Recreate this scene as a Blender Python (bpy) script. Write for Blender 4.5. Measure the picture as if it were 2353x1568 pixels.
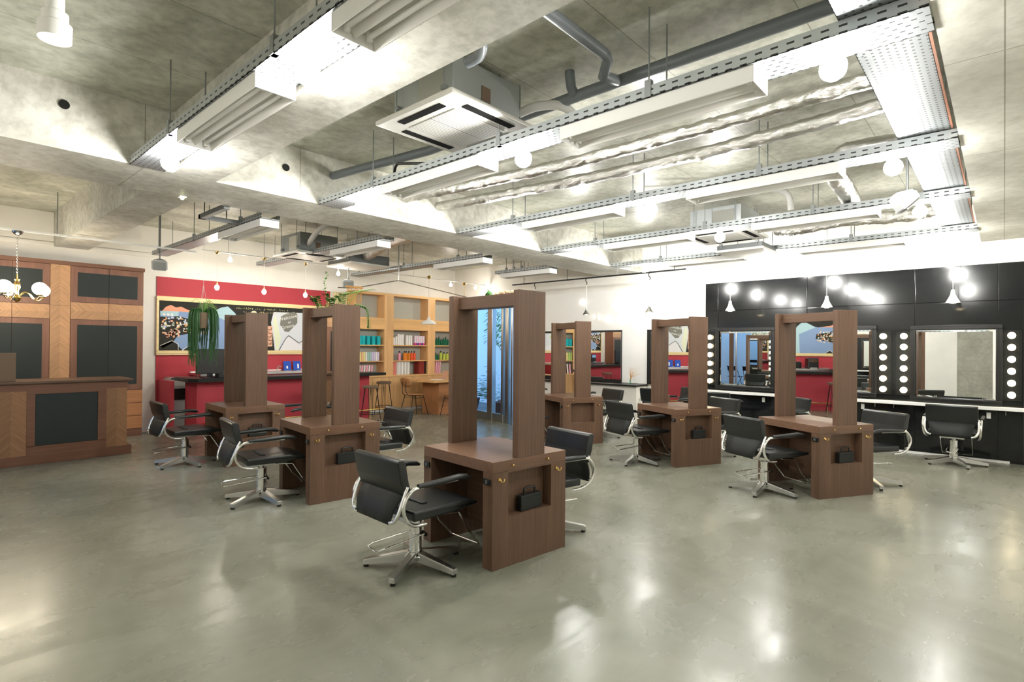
import bpy, bmesh, math, random
from mathutils import Vector, Matrix
random.seed(7)
PI = math.pi
for o in list(bpy.data.objects): bpy.data.objects.remove(o)
SC = bpy.context.scene
COL = SC.collection

# ------------------------------------------------------------------ camera, world, exposure
YAW, PITCH, ROLL, FPX = 0.7305, 0.0051, 0.00778, 1262.0
cam_d = bpy.data.cameras.new('camera'); cam = bpy.data.objects.new('camera', cam_d); COL.objects.link(cam)
cam_d.sensor_width = 36; cam_d.lens = FPX / 2353 * 36
cam_d.shift_x = 0.0; cam_d.shift_y = 6.6 / 2353
cam_d.clip_start = .05
# room axes: X runs towards the black mirror wall, Y towards the bar wall
_f = Vector((math.cos(YAW), math.sin(YAW), 0)); _r = Vector((math.sin(YAW), -math.cos(YAW), 0)); _u = Vector((0, 0, 1))
_f2 = _f * math.cos(PITCH) + _u * math.sin(PITCH); _u2 = _u * math.cos(PITCH) - _f * math.sin(PITCH)
_r3 = _r * math.cos(ROLL) + _u2 * math.sin(ROLL); _u3 = _u2 * math.cos(ROLL) - _r * math.sin(ROLL)
M = Matrix((_r3, _u3, -_f2)).transposed().to_4x4(); M.translation = Vector((0, 0, 1.488))
cam.matrix_world = M
SC.camera = cam
SC.cycles.max_bounces = 16; SC.cycles.diffuse_bounces = 10
SC.view_settings.view_transform = 'Standard'; SC.view_settings.look = 'None'
SC.view_settings.exposure = 1.4; SC.view_settings.gamma = 1; SC.view_settings.use_curve_mapping = False
LAMP = 170.0       # emission strength of the bare ceiling lamps
VAN = 7.0         # mirror bulbs
WARM = 130.0        # small warm bulbs
w = bpy.data.worlds.new('dusk'); SC.world = w; w.use_nodes = True
w.node_tree.nodes['Background'].inputs[0].default_value = (.22, .44, .8, 1)
w.node_tree.nodes['Background'].inputs[1].default_value = 1.3

# ------------------------------------------------------------------ materials
def mat(name, col=(.8, .8, .8), rough=.5, metal=0, spec=.5, emit=None, es=0, coat=0, trans=0, ior=1.45):
    m = bpy.data.materials.new(name); m.use_nodes = True
    b = m.node_tree.nodes['Principled BSDF']
    b.inputs['Base Color'].default_value = (*col, 1); b.inputs['Roughness'].default_value = rough
    b.inputs['Metallic'].default_value = metal; b.inputs['Specular IOR Level'].default_value = spec
    b.inputs['Coat Weight'].default_value = coat; b.inputs['Transmission Weight'].default_value = trans; b.inputs['IOR'].default_value = ior
    if emit: b.inputs['Emission Color'].default_value = (*emit, 1); b.inputs['Emission Strength'].default_value = es
    return m
class N:
    def __init__(s, m): s.t = m.node_tree; s.b = s.t.nodes['Principled BSDF']
    def new(s, k, **kw):
        n = s.t.nodes.new(k)
        for a, v in kw.items(): setattr(n, a, v)
        return n
    def l(s, a, b): s.t.links.new(a, b)
    def coord(s, scale=(1, 1, 1), loc=(0, 0, 0)):
        c = s.new('ShaderNodeTexCoord'); m = s.new('ShaderNodeMapping'); m.inputs['Scale'].default_value = scale; m.inputs['Location'].default_value = loc
        s.l(c.outputs['Object'], m.inputs['Vector']); return m.outputs['Vector']
    def noise(s, vec, scale=5, detail=4, rough=.55, dist=0):
        n = s.new('ShaderNodeTexNoise'); n.inputs['Scale'].default_value = scale; n.inputs['Detail'].default_value = detail
        n.inputs['Roughness'].default_value = rough; n.inputs['Distortion'].default_value = dist; s.l(vec, n.inputs['Vector']); return n.outputs['Fac']
    def ramp(s, fac, stops):
        r = s.new('ShaderNodeValToRGB'); e = r.color_ramp.elements
        while len(e) < len(stops): e.new(.5)
        for i, (p, c) in enumerate(stops): e[i].position = p; e[i].color = (*c, 1)
        s.l(fac, r.inputs['Fac']); return r.outputs['Color']
    def mix(s, a, b, fac=1, mode='MULTIPLY'):
        n = s.new('ShaderNodeMix', data_type='RGBA', blend_type=mode)
        if hasattr(fac, 'name'): s.l(fac, n.inputs[0])
        else: n.inputs[0].default_value = fac
        for v, i in ((a, 6), (b, 7)):
            if hasattr(v, 'name'): s.l(v, n.inputs[i])
            else: n.inputs[i].default_value = (*v, 1)
        return n.outputs[2]
    def math(s, op, a, b=0.0):
        n = s.new('ShaderNodeMath', operation=op)
        for v, i in ((a, 0), (b, 1)):
            if hasattr(v, 'name'): s.l(v, n.inputs[i])
            else: n.inputs[i].default_value = v
        return n.outputs[0]
    def sep(s, vec): n = s.new('ShaderNodeSeparateXYZ'); s.l(vec, n.inputs[0]); return n.outputs
    def comb(s, x, y, z):
        n = s.new('ShaderNodeCombineXYZ')
        for i, v in enumerate((x, y, z)):
            if hasattr(v, 'name'): s.l(v, n.inputs[i])
            else: n.inputs[i].default_value = v
        return n.outputs[0]
    def bump(s, h, st=.3, d=.01):
        n = s.new('ShaderNodeBump'); n.inputs['Strength'].default_value = st; n.inputs['Distance'].default_value = d
        s.l(h, n.inputs['Height']); s.l(n.outputs[0], s.b.inputs['Normal'])
    def col(s, c): s.l(c, s.b.inputs['Base Color'])

def concrete(name, dark, light, rough=.8, seam=None, scale=1.0, fleck=.5):
    m = mat(name, light, rough, spec=.3); n = N(m)
    v = n.coord((scale, scale, scale))
    a = n.noise(v, 1.6, 7, .65, .6); b = n.noise(v, 14, 4, .6)
    c = n.ramp(a, [(.33, dark), (.66, light)])
    c = n.mix(c, n.ramp(b, [(.32, (.7, .7, .68)), (.6, (1, 1, 1))]), fleck)
    if seam:
        br = n.new('ShaderNodeTexBrick'); br.offset = 0; br.inputs['Scale'].default_value = 1
        br.inputs['Mortar Size'].default_value = .004; br.inputs['Mortar Smooth'].default_value = .3
        br.inputs['Brick Width'].default_value = seam[0]; br.inputs['Row Height'].default_value = seam[1]
        br.inputs['Color1'].default_value = (1, 1, 1, 1); br.inputs['Color2'].default_value = (.93, .93, .92, 1); br.inputs['Mortar'].default_value = (.38, .36, .3, 1)
        cc = n.coord()
        if len(seam) > 2: x, y, z = n.sep(cc); cc = n.comb(x, z, 0)
        n.l(cc, br.inputs['Vector']); c = n.mix(c, br.outputs['Color'], .8)
    n.col(c); n.bump(b, .12, .004)
    return m
def wood(name, base, var=.25, axis='z', rough=.45, fine=70, spec=.4):
    d = tuple(x * (1 - var) for x in base); l = tuple(x * (1 + var) for x in base)
    m = mat(name, base, rough, spec=spec); n = N(m)
    sc = {'z': (fine, fine, 2.2), 'x': (2.2, fine, fine), 'y': (fine, 2.2, fine)}[axis]
    a = n.noise(n.coord(sc), 1, 5, .6, .3)
    sc2 = tuple(s / 9 for s in sc); b = n.noise(n.coord(sc2), 1, 3, .5, .6)
    c = n.ramp(a, [(.3, d), (.7, l)]); c = n.mix(c, n.ramp(b, [(.3, (.85, .85, .85)), (.7, (1.1, 1.1, 1.1))]), 1)
    n.col(c); return m
def chevron(name, base, cx, axis='v', cz=0.0):
    """herringbone veneer: grain runs at 45 degrees both sides of the centre line"""
    m = mat(name, base, .5, spec=.35); n = N(m)
    x, y, z = n.sep(n.coord())
    if axis == 'v': p = n.math('ABSOLUTE', n.math('SUBTRACT', x, cx)); q = z
    else: p = n.math('ABSOLUTE', n.math('SUBTRACT', z, cz)); q = x
    g = n.math('ADD', p, q); h = n.math('SUBTRACT', p, q)
    f = n.noise(n.comb(n.math('MULTIPLY', g, 75), n.math('MULTIPLY', h, 2.5), 0), 1, 4, .6)
    side = n.math('GREATER_THAN', n.math('SUBTRACT', x if axis == 'v' else z, cx if axis == 'v' else cz), 0)
    c = n.ramp(f, [(.3, tuple(v * .72 for v in base)), (.7, tuple(v * 1.2 for v in base))])
    c = n.mix(c, n.mix((.93, .93, .93), (1.07, 1.06, 1.04), side, 'MIX'), 1)
    n.col(c); return m
def perforated(name, base, px, py, hx, hy, axes='xy', stagger=True, metal=.7, rough=.42, hole=(.02, .02, .02)):
    m = mat(name, base, rough, metal); n = N(m)
    s = n.sep(n.coord()); d = {'x': s[0], 'y': s[1], 'z': s[2]}
    a, b = d[axes[0]], d[axes[1]]
    row = n.math('FLOOR', n.math('DIVIDE', b, py))
    if stagger: a = n.math('ADD', a, n.math('MULTIPLY', row, px / 2))
    fx = n.math('LESS_THAN', n.math('FRACT', n.math('ABSOLUTE', n.math('DIVIDE', a, px))), hx / px)
    fy = n.math('LESS_THAN', n.math('FRACT', n.math('ABSOLUTE', n.math('DIVIDE', b, py))), hy / py)
    f = n.math('MULTIPLY', fx, fy)
    n.col(n.mix(base, hole, f, 'MIX')); n.l(n.math('MULTIPLY', n.math('SUBTRACT', 1, f), metal), n.b.inputs['Metallic'])
    return m

MT = {}
MT['floor'] = mat('polished_concrete_floor', (.3, .3, .25), .3, spec=.5); _n = N(MT['floor'])
_v = _n.coord(); _a = _n.noise(_n.coord((1, .6, 1)), .7, 5, .55, .8); _b = _n.noise(_n.coord((.7, 1.6, 1)), 2.2, 5, .6, .5)
_c = _n.ramp(_a, [(.3, (.15, .155, .118)), (.5, (.218, .222, .176)), (.72, (.29, .29, .24))])
_c = _n.mix(_c, _n.ramp(_b, [(.3, (.8, .81, .77)), (.68, (1.08, 1.08, 1.08))]), .8)
_n.col(_c); _n.l(_n.ramp(_b, [(.3, (.33, .33, .33)), (.7, (.2, .2, .2))]), _n.b.inputs['Roughness'])
MT['slab'] = concrete('board_marked_concrete_slab', (.36, .365, .29), (.66, .66, .57), .42, (1.8, .9), 1.0, .9)
MT['beam'] = concrete('fair_faced_concrete_beam', (.52, .51, .45), (.76, .75, .69), .5, (1.35, 97.3), 1.0, .9)
MT['beamseam'] = concrete('fair_faced_concrete_beam_seams', (.48, .475, .41), (.66, .65, .58), .6, (1.8, 2.9))
MT['concwall'] = concrete('concrete_wall', (.3, .3, .25), (.45, .44, .38), .7, (1.8, .9, 'z'))
MT['white'] = mat('white_plaster', (.78, .76, .71), .75); _n = N(MT['white'])
_n.col(_n.ramp(_n.noise(_n.coord(), 1.3, 5), [(.3, (.72, .70, .655)), (.7, (.82, .80, .75))]))
MT['gwhite'] = mat('glossy_white_panel', (.85, .85, .83), .1, spec=.5)
MT['gblack'] = mat('glossy_black_panel', (.008, .009, .010), .11, spec=.6)
MT['red'] = mat('red_painted_wall', (.42, .045, .062), .6, spec=.3)
MT['walnut'] = wood('walnut_veneer', (.13, .074, .046), .22)
MT['walnutx'] = wood('walnut_veneer_long', (.165, .093, .058), .2, 'y', rough=.35)
MT['walnuth'] = wood('walnut_veneer_horizontal', (.118, .067, .041), .22, 'x')
MT['brown'] = wood('brown_cabinet_frame', (.19, .088, .055), .18)
MT['brownh'] = wood('brown_cabinet_frame_horizontal', (.16, .072, .04), .18, 'x')
MT['darkp'] = mat('charcoal_leather_panel', (.020, .027, .026), .55, spec=.3)
MT['oak'] = wood('light_oak', (.7, .42, .19), .12, 'z', fine=60)
MT['oakx'] = wood('light_oak_horizontal', (.7, .42, .18), .12, 'x', fine=60)
MT['oakd'] = wood('orange_wood', (.42, .19, .08), .15, 'x', fine=60)
MT['pine'] = wood('pale_pine_frame', (.8, .64, .34), .12, 'x', fine=50)
MT['greyback'] = mat('grey_shelf_back', (.42, .43, .38), .7)
MT['leather'] = mat('black_leather', (.012, .014, .014), .32, spec=.55)
MT['leatherm'] = mat('dull_black_leatherette', (.014, .016, .016), .5, spec=.4)
MT['chrome'] = mat('chrome', (.85, .85, .84), .09, 1)
MT['steel'] = mat('brushed_steel', (.62, .62, .6), .28, 1)
MT['galv'] = mat('galvanised_steel', (.5, .53, .54), .42, .8)
MT['galvd'] = mat('dark_galvanised_steel', (.16, .17, .17), .5, .6)
MT['brass'] = mat('brass', (.82, .58, .22), .2, 1)
MT['galvm'] = mat('grey_sheet_metal', (.25, .27, .27), .5, .5)
MT['acg'] = mat('light_grey_plastic', (.42, .43, .43), .45)
MT['copper'] = mat('copper_edge', (.45, .2, .12), .4, .6)
MT['mirror'] = mat('mirror_glass', (.93, .95, .94), .0, 1)
MT['blackp'] = mat('black_plastic', (.01, .01, .01), .35)
MT['vent'] = mat('dark_vent_slot', (.008, .008, .008), .9, spec=.1)
MT['blackm'] = mat('black_metal', (.02, .02, .02), .4, .5)
MT['whitep'] = mat('white_enamel', (.82, .82, .8), .35)
MT['acw'] = mat('air_conditioner_plastic', (.72, .71, .67), .4)
MT['grille'] = perforated('air_intake_grille', (.7, .69, .65), 4.0, .022, 4.0, .007, 'xy', False, 0, .5, (.3, .3, .28))
MT['pvc'] = mat('grey_pvc', (.19, .21, .23), .35)
MT['insul'] = mat('white_pipe_insulation', (.7, .7, .68), .7)
MT['foil'] = mat('crinkled_foil', (.6, .59, .56), .26, 1); _n = N(MT['foil'])
_n.bump(_n.noise(_n.coord((1, .6, 1)), 22, 6, .7, 1.0), .5, .03)
MT['tube'] = mat('unlit_fluorescent_tube', (.85, .85, .82), .2)
MT['lampon'] = mat('ceiling_lamp_glow', (1, 1, 1), .3, emit=(1, .98, .93), es=LAMP)
MT['vanon'] = mat('vanity_bulb_glow', (1, 1, 1), .3, emit=(1, .82, .52), es=VAN)
MT['warmon'] = mat('warm_bulb_glow', (1, 1, 1), .3, emit=(1, .9, .74), es=WARM)
MT['globeon'] = mat('opal_globe_glow', (1, 1, 1), .3, emit=(1, .88, .68), es=20)
MT['spoton'] = mat('spotlight_glow', (1, 1, 1), .3, emit=(1, .93, .82), es=150)
MT['led'] = mat('emergency_led_glow', (1, 1, .6), .3, emit=(.9, 1, .5), es=6)
MT['tray'] = perforated('perforated_cable_tray', (.36, .385, .40), .05, .04, .02, .009, 'yx', True)
MT['traye'] = perforated('slotted_tray_flange', (.42, .45, .46), .075, .0335, .035, .010, 'yz', False)
MT['trunk'] = perforated('perforated_trunk_tray', (.27, .29, .3), .040, .033, .013, .012, 'xy', True, .7, .5)
MT['trunke'] = perforated('slotted_trunk_flange', (.5, .53, .54), .075, .0335, .035, .010, 'xz', False)
MT['cord'] = mat('cord_white', (.75, .73, .68), .5)
MT['rod'] = mat('threaded_rod', (.3, .32, .32), .5, .7)
MT['leaf'] = mat('green_leaf', (.06, .2, .035), .45)
MT['leafl'] = mat('pale_green_leaf', (.22, .42, .1), .45)
MT['cactus'] = mat('hanging_cactus_stem', (.035, .13, .03), .5)
MT['terra'] = mat('clay_pot', (.3, .22, .14), .8)
MT['terrad'] = mat('brown_planter', (.22, .1, .07), .7)
MT['bark'] = mat('bark', (.16, .11, .07), .8)
MT['glass'] = mat('window_glass', (.95, .98, 1), .0, trans=1, ior=1.1, spec=.5)
MT['bglass'] = mat('bottle_glass_green', (.5, .9, .75), .02, trans=1, ior=1.2)
MT['bluewall'] = mat('pale_exterior_wall', (.7, .74, .76), .8)
MT['pave'] = concrete('dark_paving', (.12, .13, .13), (.2, .2, .2), .8)
MT['straw'] = mat('dried_grass', (.6, .32, .1), .7)
MT['curtain'] = mat('cream_curtain_fabric', (.72, .62, .38), .85)
MT['bamboo'] = mat('bamboo_pole', (.28, .17, .08), .5)
MT['grasswood'] = mat('chair_plywood', (.42, .2, .08), .4)
def flat(name, col, rough=.8): 
    if name not in MT: MT[name] = mat(name, col, rough, spec=.2)
    return MT[name]

# ------------------------------------------------------------------ mesh helpers
class MB:
    def __init__(s): s.bm = bmesh.new(); s.T = Matrix(); s.round = False
    def _v(s, p): return s.bm.verts.new(s.T @ Vector(p))
    def box(s, x0, x1, y0, y1, z0, z1, bev=0):
        r = bmesh.ops.create_cube(s.bm, size=1)['verts']
        for v in r: v.co = s.T @ Vector((x0 + (v.co.x + .5) * (x1 - x0), y0 + (v.co.y + .5) * (y1 - y0), z0 + (v.co.z + .5) * (z1 - z0)))
        if bev:
            ed = list({e for v in r for e in v.link_edges}); bmesh.ops.bevel(s.bm, geom=ed, offset=bev, segments=3 if bev > .012 else 2, affect='EDGES', profile=.6)
        return s
    def tube(s, pts, r, seg=8, close=False, caps=True, smooth=0):
        s.round = True
        P = [Vector(p) for p in pts]
        if smooth: P = catmull(P, smooth, close)
        n = len(P); rr = r if isinstance(r, (list, tuple)) else [r] * n
        if len(rr) != n: rr = [rr[0] + (rr[-1] - rr[0]) * i / (n - 1) for i in range(n)]
        up = None; rings = []
        for i in range(n):
            a = P[(i - 1) % n] if (i or close) else P[i]; b = P[(i + 1) % n] if (i < n - 1 or close) else P[i]
            t = (b - a).normalized() if (b - a).length > 1e-9 else Vector((0, 0, 1))
            if up is None:
                up = Vector((0, 0, 1)) if abs(t.z) < .9 else Vector((1, 0, 0))
            up = (up - t * up.dot(t)); up = up.normalized() if up.length > 1e-6 else t.orthogonal().normalized()
            sd = t.cross(up)
            rings.append([s._v(P[i] + (up * math.cos(2 * PI * k / seg) + sd * math.sin(2 * PI * k / seg)) * rr[i]) for k in range(seg)])
        m = n if close else n - 1
        for i in range(m):
            A, B = rings[i], rings[(i + 1) % n]
            for k in range(seg): s.bm.faces.new((A[k], A[(k + 1) % seg], B[(k + 1) % seg], B[k]))
        if caps and not close:
            s.bm.faces.new(rings[0][::-1]); s.bm.faces.new(rings[-1])
        return s
    def cyl(s, a, b, r, seg=16, r2=None): return s.tube([a, b], [r, r if r2 is None else r2], seg)
    def lathe(s, prof, cx=0, cy=0, seg=20, cz=0):
        s.round = True
        rings = []
        for (r, z) in prof:
            if r < 1e-5: rings.append([s._v((cx, cy, cz + z))])
            else: rings.append([s._v((cx + r * math.cos(2 * PI * k / seg), cy + r * math.sin(2 * PI * k / seg), cz + z)) for k in range(seg)])
        for A, B in zip(rings, rings[1:]):
            for k in range(seg):
                a0, a1 = A[k % len(A)], A[(k + 1) % len(A)]; b0, b1 = B[k % len(B)], B[(k + 1) % len(B)]
                f = []
                for v in (a0, a1, b1, b0):
                    if v not in f: f.append(v)
                if len(f) > 2:
                    try: s.bm.faces.new(f)
                    except ValueError: pass
        return s
    def ball(s, c, r, seg=14, ry=None, rz=None):
        n = 8; rz = rz or r; ry = ry or r; T0 = s.T.copy(); s.T = s.T @ Matrix.Translation(c) @ Matrix.Diagonal((1, ry / r, 1, 1))
        s.lathe([(r * math.sin(PI * i / n), -rz * math.cos(PI * i / n)) for i in range(n + 1)], seg=seg); s.T = T0; return s
    def poly(s, pts, d=(0, 0, 0)):
        """polygon, optionally extruded along d"""
        A = [s._v(p) for p in pts]; s.bm.faces.new(A)
        if Vector(d).length > 0:
            B = [s._v(Vector(p) + Vector(d)) for p in pts]; s.bm.faces.new(B[::-1])
            for i in range(len(A)): j = (i + 1) % len(A); s.bm.faces.new((A[j], A[i], B[i], B[j]))
        return s
    def grid(s, fn, nu, nv):
        s.round = True
        V = [[s._v(fn(i / nu, j / nv)) for j in range(nv + 1)] for i in range(nu + 1)]
        for i in range(nu):
            for j in range(nv): s.bm.faces.new((V[i][j], V[i + 1][j], V[i + 1][j + 1], V[i][j + 1]))
        return s
    def build(s, name, m, parent=None, smooth=None, label=None, ang=40):
        smooth = s.round if smooth is None else smooth; bm = s.bm; bmesh.ops.recalc_face_normals(bm, faces=bm.faces)
        me = bpy.data.meshes.new(name); bm.to_mesh(me); bm.free()
        ms = m if isinstance(m, (list, tuple)) else [m]
        for k in ms: me.materials.append(MT[k] if isinstance(k, str) else k)
        if smooth:
            for p in me.polygons: p.use_smooth = True
            me.set_sharp_from_angle(angle=math.radians(ang))
        o = bpy.data.objects.new(name, me); COL.objects.link(o)
        if parent: o.parent = parent
        if label: o['label'] = label
        return o
def catmull(P, k, close=False):
    out = []; n = len(P)
    for i in range(n if close else n - 1):
        g = lambda j: P[j % n] if close else P[min(max(j, 0), n - 1)]
        a, b, c, d = g(i - 1), g(i), g(i + 1), g(i + 2)
        for q in range(k):
            t = q / k; out.append(.5 * ((2 * b) + (c - a) * t + (2 * a - 5 * b + 4 * c - d) * t * t + (3 * b - a - 3 * c + d) * t ** 3))
    if not close: out.append(P[-1])
    return out
def thing(name, label, cat, loc=(0, 0, 0), rz=0, group=None):
    o = bpy.data.objects.new(name, None); COL.objects.link(o); o.location = loc; o.rotation_euler = (0, 0, rz)
    o.empty_display_size = .1
    return tag(o, label, cat, group)
def tag(o, label, cat, group=None):
    o['label'] = label; o['category'] = cat
    if group: o['group'] = group
    return o
def struct(o, label): o['kind'] = 'structure'; o['label'] = label; return o
def dup(root, loc=None, rz=None, label=None, group=None):
    r = root.copy(); COL.objects.link(r)
    if loc is not None: r.location = loc
    if rz is not None: r.rotation_euler = (0, 0, rz)
    if label: r['label'] = label
    if group: r['group'] = group
    for ch in list(root.children):
        c = ch.copy(); COL.objects.link(c); c.parent = r
        for g in list(ch.children):
            d = g.copy(); COL.objects.link(d); d.parent = c
    return r
def B(*a, **k): return MB().box(*a, **k)

# ------------------------------------------------------------------ the room
XW, YW, X0, Y0, ZS, ZB = 9.78, 10.8, -.75, -1.25, 3.48, 2.96
struct(B(X0 - .2, XW + .2, Y0 - .2, YW + .2, -.12, 0).build('floor', 'floor', smooth=False), 'polished grey green concrete floor')
struct(B(X0 - .2, XW + .2, Y0 - .2, YW + .2, ZS, ZS + .2).build('ceiling', 'slab', smooth=False), 'bare board-marked concrete ceiling slab')
struct(B(X0 - .2, XW + .2, YW, YW + .2, 0, ZS).build('wall_back', 'white', smooth=False), 'off-white wall behind the bar and the shelves')
struct(B(XW, XW + .2, Y0 - .2, YW, 0, ZS).build('wall_right', 'white', smooth=False), 'white wall behind the mirrors')
struct(B(X0 - .2, XW, Y0 - .2, Y0, 0, ZS).build('wall_front', 'white', smooth=False), 'white wall behind the camera')
# left wall: concrete end, plaster, then the glazed shop front
struct(B(X0 - .2, X0, Y0, 1.0, 0, ZS).build('wall_left', 'concwall', smooth=False), 'bare concrete end of the left wall')
struct(B(X0 - .2, X0, 1.0, 6.62, 0, ZS).build('wall_left', 'white', smooth=False), 'white plastered stretch of the left wall')
struct(B(X0 - .2, X0, 6.62, YW, 2.45, ZS).build('wall_left', 'white', smooth=False), 'white wall strip above the glazed shop front')
# beams
def beam(x0, x1, y0, y1, lab, m='beam'): return struct(B(x0, x1, y0, y1, ZB, ZS).build('ceiling_beam', m, smooth=False), lab)
beam(X0, XW, 5.32, 6.17, 'long concrete beam crossing the room over the stations')
beam(X0, XW, -.55, .235, 'concrete beam along the right edge of the ceiling', 'beamseam')
beam(1.56, 1.9, .235, 5.32, 'concrete cross beam beside the first cable tray')
beam(1.56, 1.98, 6.17, YW, 'concrete cross beam above the reception desk')
for (x, y, z, ax, lab) in ((.82, 5.318, 3.3, 'y', 'small round pipe hole in the long beam'), (1.558, 4.2, 3.33, 'x', 'small round pipe hole in the cross beam'), (2.55, 5.318, 3.25, 'y', 'round pipe hole in the long beam beside the cross beam')):
    m = MB(); d = .008
    m.cyl((x, y, z), (x - d, y, z) if ax == 'x' else (x, y - d, z), .035, 16)
    struct(m.build('trim_1', 'blackp'), lab)
# white panelling and black panelling on the mirror wall
struct(B(XW - .03, XW, 4.03, 10.45, .78, 2.66).build('trim_2', 'gwhite', smooth=False), 'glossy white wall panelling round the far mirrors')
seams = [4.03, 3.80, 2.36, .955, .06, -.20]
m = MB()
for a, b in zip(seams, seams[1:]):
    m.box(XW - .035, XW, b + .004, a - .004, .75, 2.15, .004); m.box(XW - .035, XW, b + .004, a - .004, 2.157, 2.65, .004)
    m.box(XW - .035, XW, b + .004, a - .004, 0.03, .69, .004)
m.box(XW - .02, XW - .001, -.20, 4.03, 0.0, 2.652)
struct(m.build('trim_3', 'gblack', smooth=False), 'glossy black panelling of the mirror wall')
struct(B(XW - .045, XW, -.06, 1.35, 0, .03).build('baseboard_right', 'whitep', smooth=False), 'white base strip under the black panels')
# red panel on bar wall
struct(B(2.93, 6.17, YW - .02, YW, 0, 2.645).build('trim_4', 'red', smooth=False), 'red painted wall panel behind the bar')
struct(B(X0, 2.93, YW - .03, YW, 2.955, 3.02).build('trim_5', 'white', smooth=False), 'shallow white ledge along the back wall')

# shop front with glazing
f = MB()
for y, hw in ((6.66, .03), (7.22, .025), (7.88, .025), (8.045, .05), (8.2, .03), (8.635, .085), (9.9, .03), (10.74, .03)): f.box(X0 - .12, X0 - .02, y - hw, y + hw, .0, 2.45, bev=.004)
f.box(X0 - .13, X0 - .03, 6.62, YW, 2.36, 2.45); f.box(X0 - .13, X0 - .03, 8.02, YW, 0, .16)
fr = struct(f.build('window_1', 'steel', smooth=False), 'glazed entrance front with steel posts')
B(X0 - .085, X0 - .077, 8.05, 10.7, .16, 2.36).build('pane', 'glass', fr, False)
B(X0 - .085, X0 - .077, 6.69, 7.2, .02, 2.36).build('pane', 'glass', fr, False)
B(X0 - .085, X0 - .077, 7.25, 7.86, .02, 2.36).build('pane', 'glass', fr, False)
m = MB(); m.cyl((X0 - .02, 7.8, .9), (X0 - .02, 7.8, 1.5), .014, 10); m.cyl((X0 - .02, 7.8, .95), (X0 - .08, 7.8, .95), .01, 8); m.cyl((X0 - .02, 7.8, 1.45), (X0 - .08, 7.8, 1.45), .01, 8)
m.build('door_handle', 'chrome', fr)
struct(B(X0 - .02, X0 + .05, 7.3, 7.44, 0, 2.4).build('trim_6', 'walnut', smooth=False), 'brown timber post beside the shop front')
struct(B(X0 - 3.2, X0 - .2, 5.0, 13.5, -.12, -.02).build('pavement', 'pave', smooth=False), 'dark paving outside the shop front')
struct(B(X0 - 2.2, X0 - 2.0, 5.0, 13.5, -.02, 4).build('exterior_wall', 'bluewall', smooth=False), 'pale wall outside the shop front')

# ------------------------------------------------------------------ styling stations
SL, SD, ST, SH = .822, .71, .72, 1.885
def make_station(label):
    t = thing('styling_station', label, 'styling station')
    def end(l0, l1, flip):
        b = MB(); y0, y1, z0, z1 = .155, .57, .335, .635; D = .085
        lo, li = (l0, l0 + D) if not flip else (l1 - D, l1)      # niche side
        bi, bo = (l0 + D, l1) if not flip else (l0, l1 - D)
        b.box(bi, bo, 0, SD, 0, .645)
        b.box(lo, li, 0, SD, 0, z0); b.box(lo, li, 0, y0, z0, .645); b.box(lo, li, y1, SD, z0, .645); b.box(lo, li, y0, y1, z1, .645)
        return b.build('end_panel', 'walnut', t, False)
    # local x = along the short side (d), local y = along the long side; built with x=long for 'end', then turned below
    end(0, .10, False); end(SL - .10, SL, True)
    B(0, SL, 0, SD, .645, ST, bev=.003).build('table_top', 'walnutx', t)
    B(.10, SL - .10, SD / 2 - .012, SD / 2 + .012, .12, .645).build('modesty_panel', 'walnuth', t, False)
    pw = .2625; y0 = (SD - pw) / 2
    B(0, .056, y0, y0 + pw, ST, SH, bev=.003).build('pillar', 'walnut', t)
    B(SL - .056, SL, y0, y0 + pw, ST, SH, bev=.003).build('pillar', 'walnut', t)
    B(.056, SL - .056, SD / 2 - .075, SD / 2 + .075, SH - .105, SH - .012, bev=.002).build('top_rail', 'walnuth', t)
    B(.056, SL - .056, SD / 2 - .006, SD / 2 + .006, ST, SH - .105).build('mirror', 'mirror', t, False)
    for lx, s in ((0, -1), (SL, 1)):
        for y in (.205, .543):
            m = MB(); m.cyl((lx, y, .684), (lx + s * .018, y, .684), .005, 10); m.ball((lx + s * .02, y, .684), .0085)
            m.build('knob', 'brass', t)
        for y in (.105, .655):
            m = MB(); m.cyl((lx, y, .602), (lx + s * .008, y, .602), .011, 12)
            for q in (-1, 1): m.tube([(lx + s * .006, y, .598), (lx + s * .03, y + q * .008, .586), (lx + s * .04, y + q * .014, .596), (lx + s * .038, y + q * .016, .61)], .0035, 6, smooth=3)
            m.build('hook', 'brass', t)
    for ys, s in ((0, -1), (SD, 1)):
        for l in (.05, SL - .05):
            b = MB(); b.box(l - .036, l + .036, min(ys, ys + s * .012), max(ys, ys + s * .012), .566, .606, bev=.003)
            so = b.build('power_socket', 'blackp', t)
            b = MB(); b.box(l - .012, l + .012, min(ys + s * .012, ys + s * .015), max(ys + s * .012, ys + s * .015), .574, .598)
            b.build('outlet', 'galvd', so, False)
    return t
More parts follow.
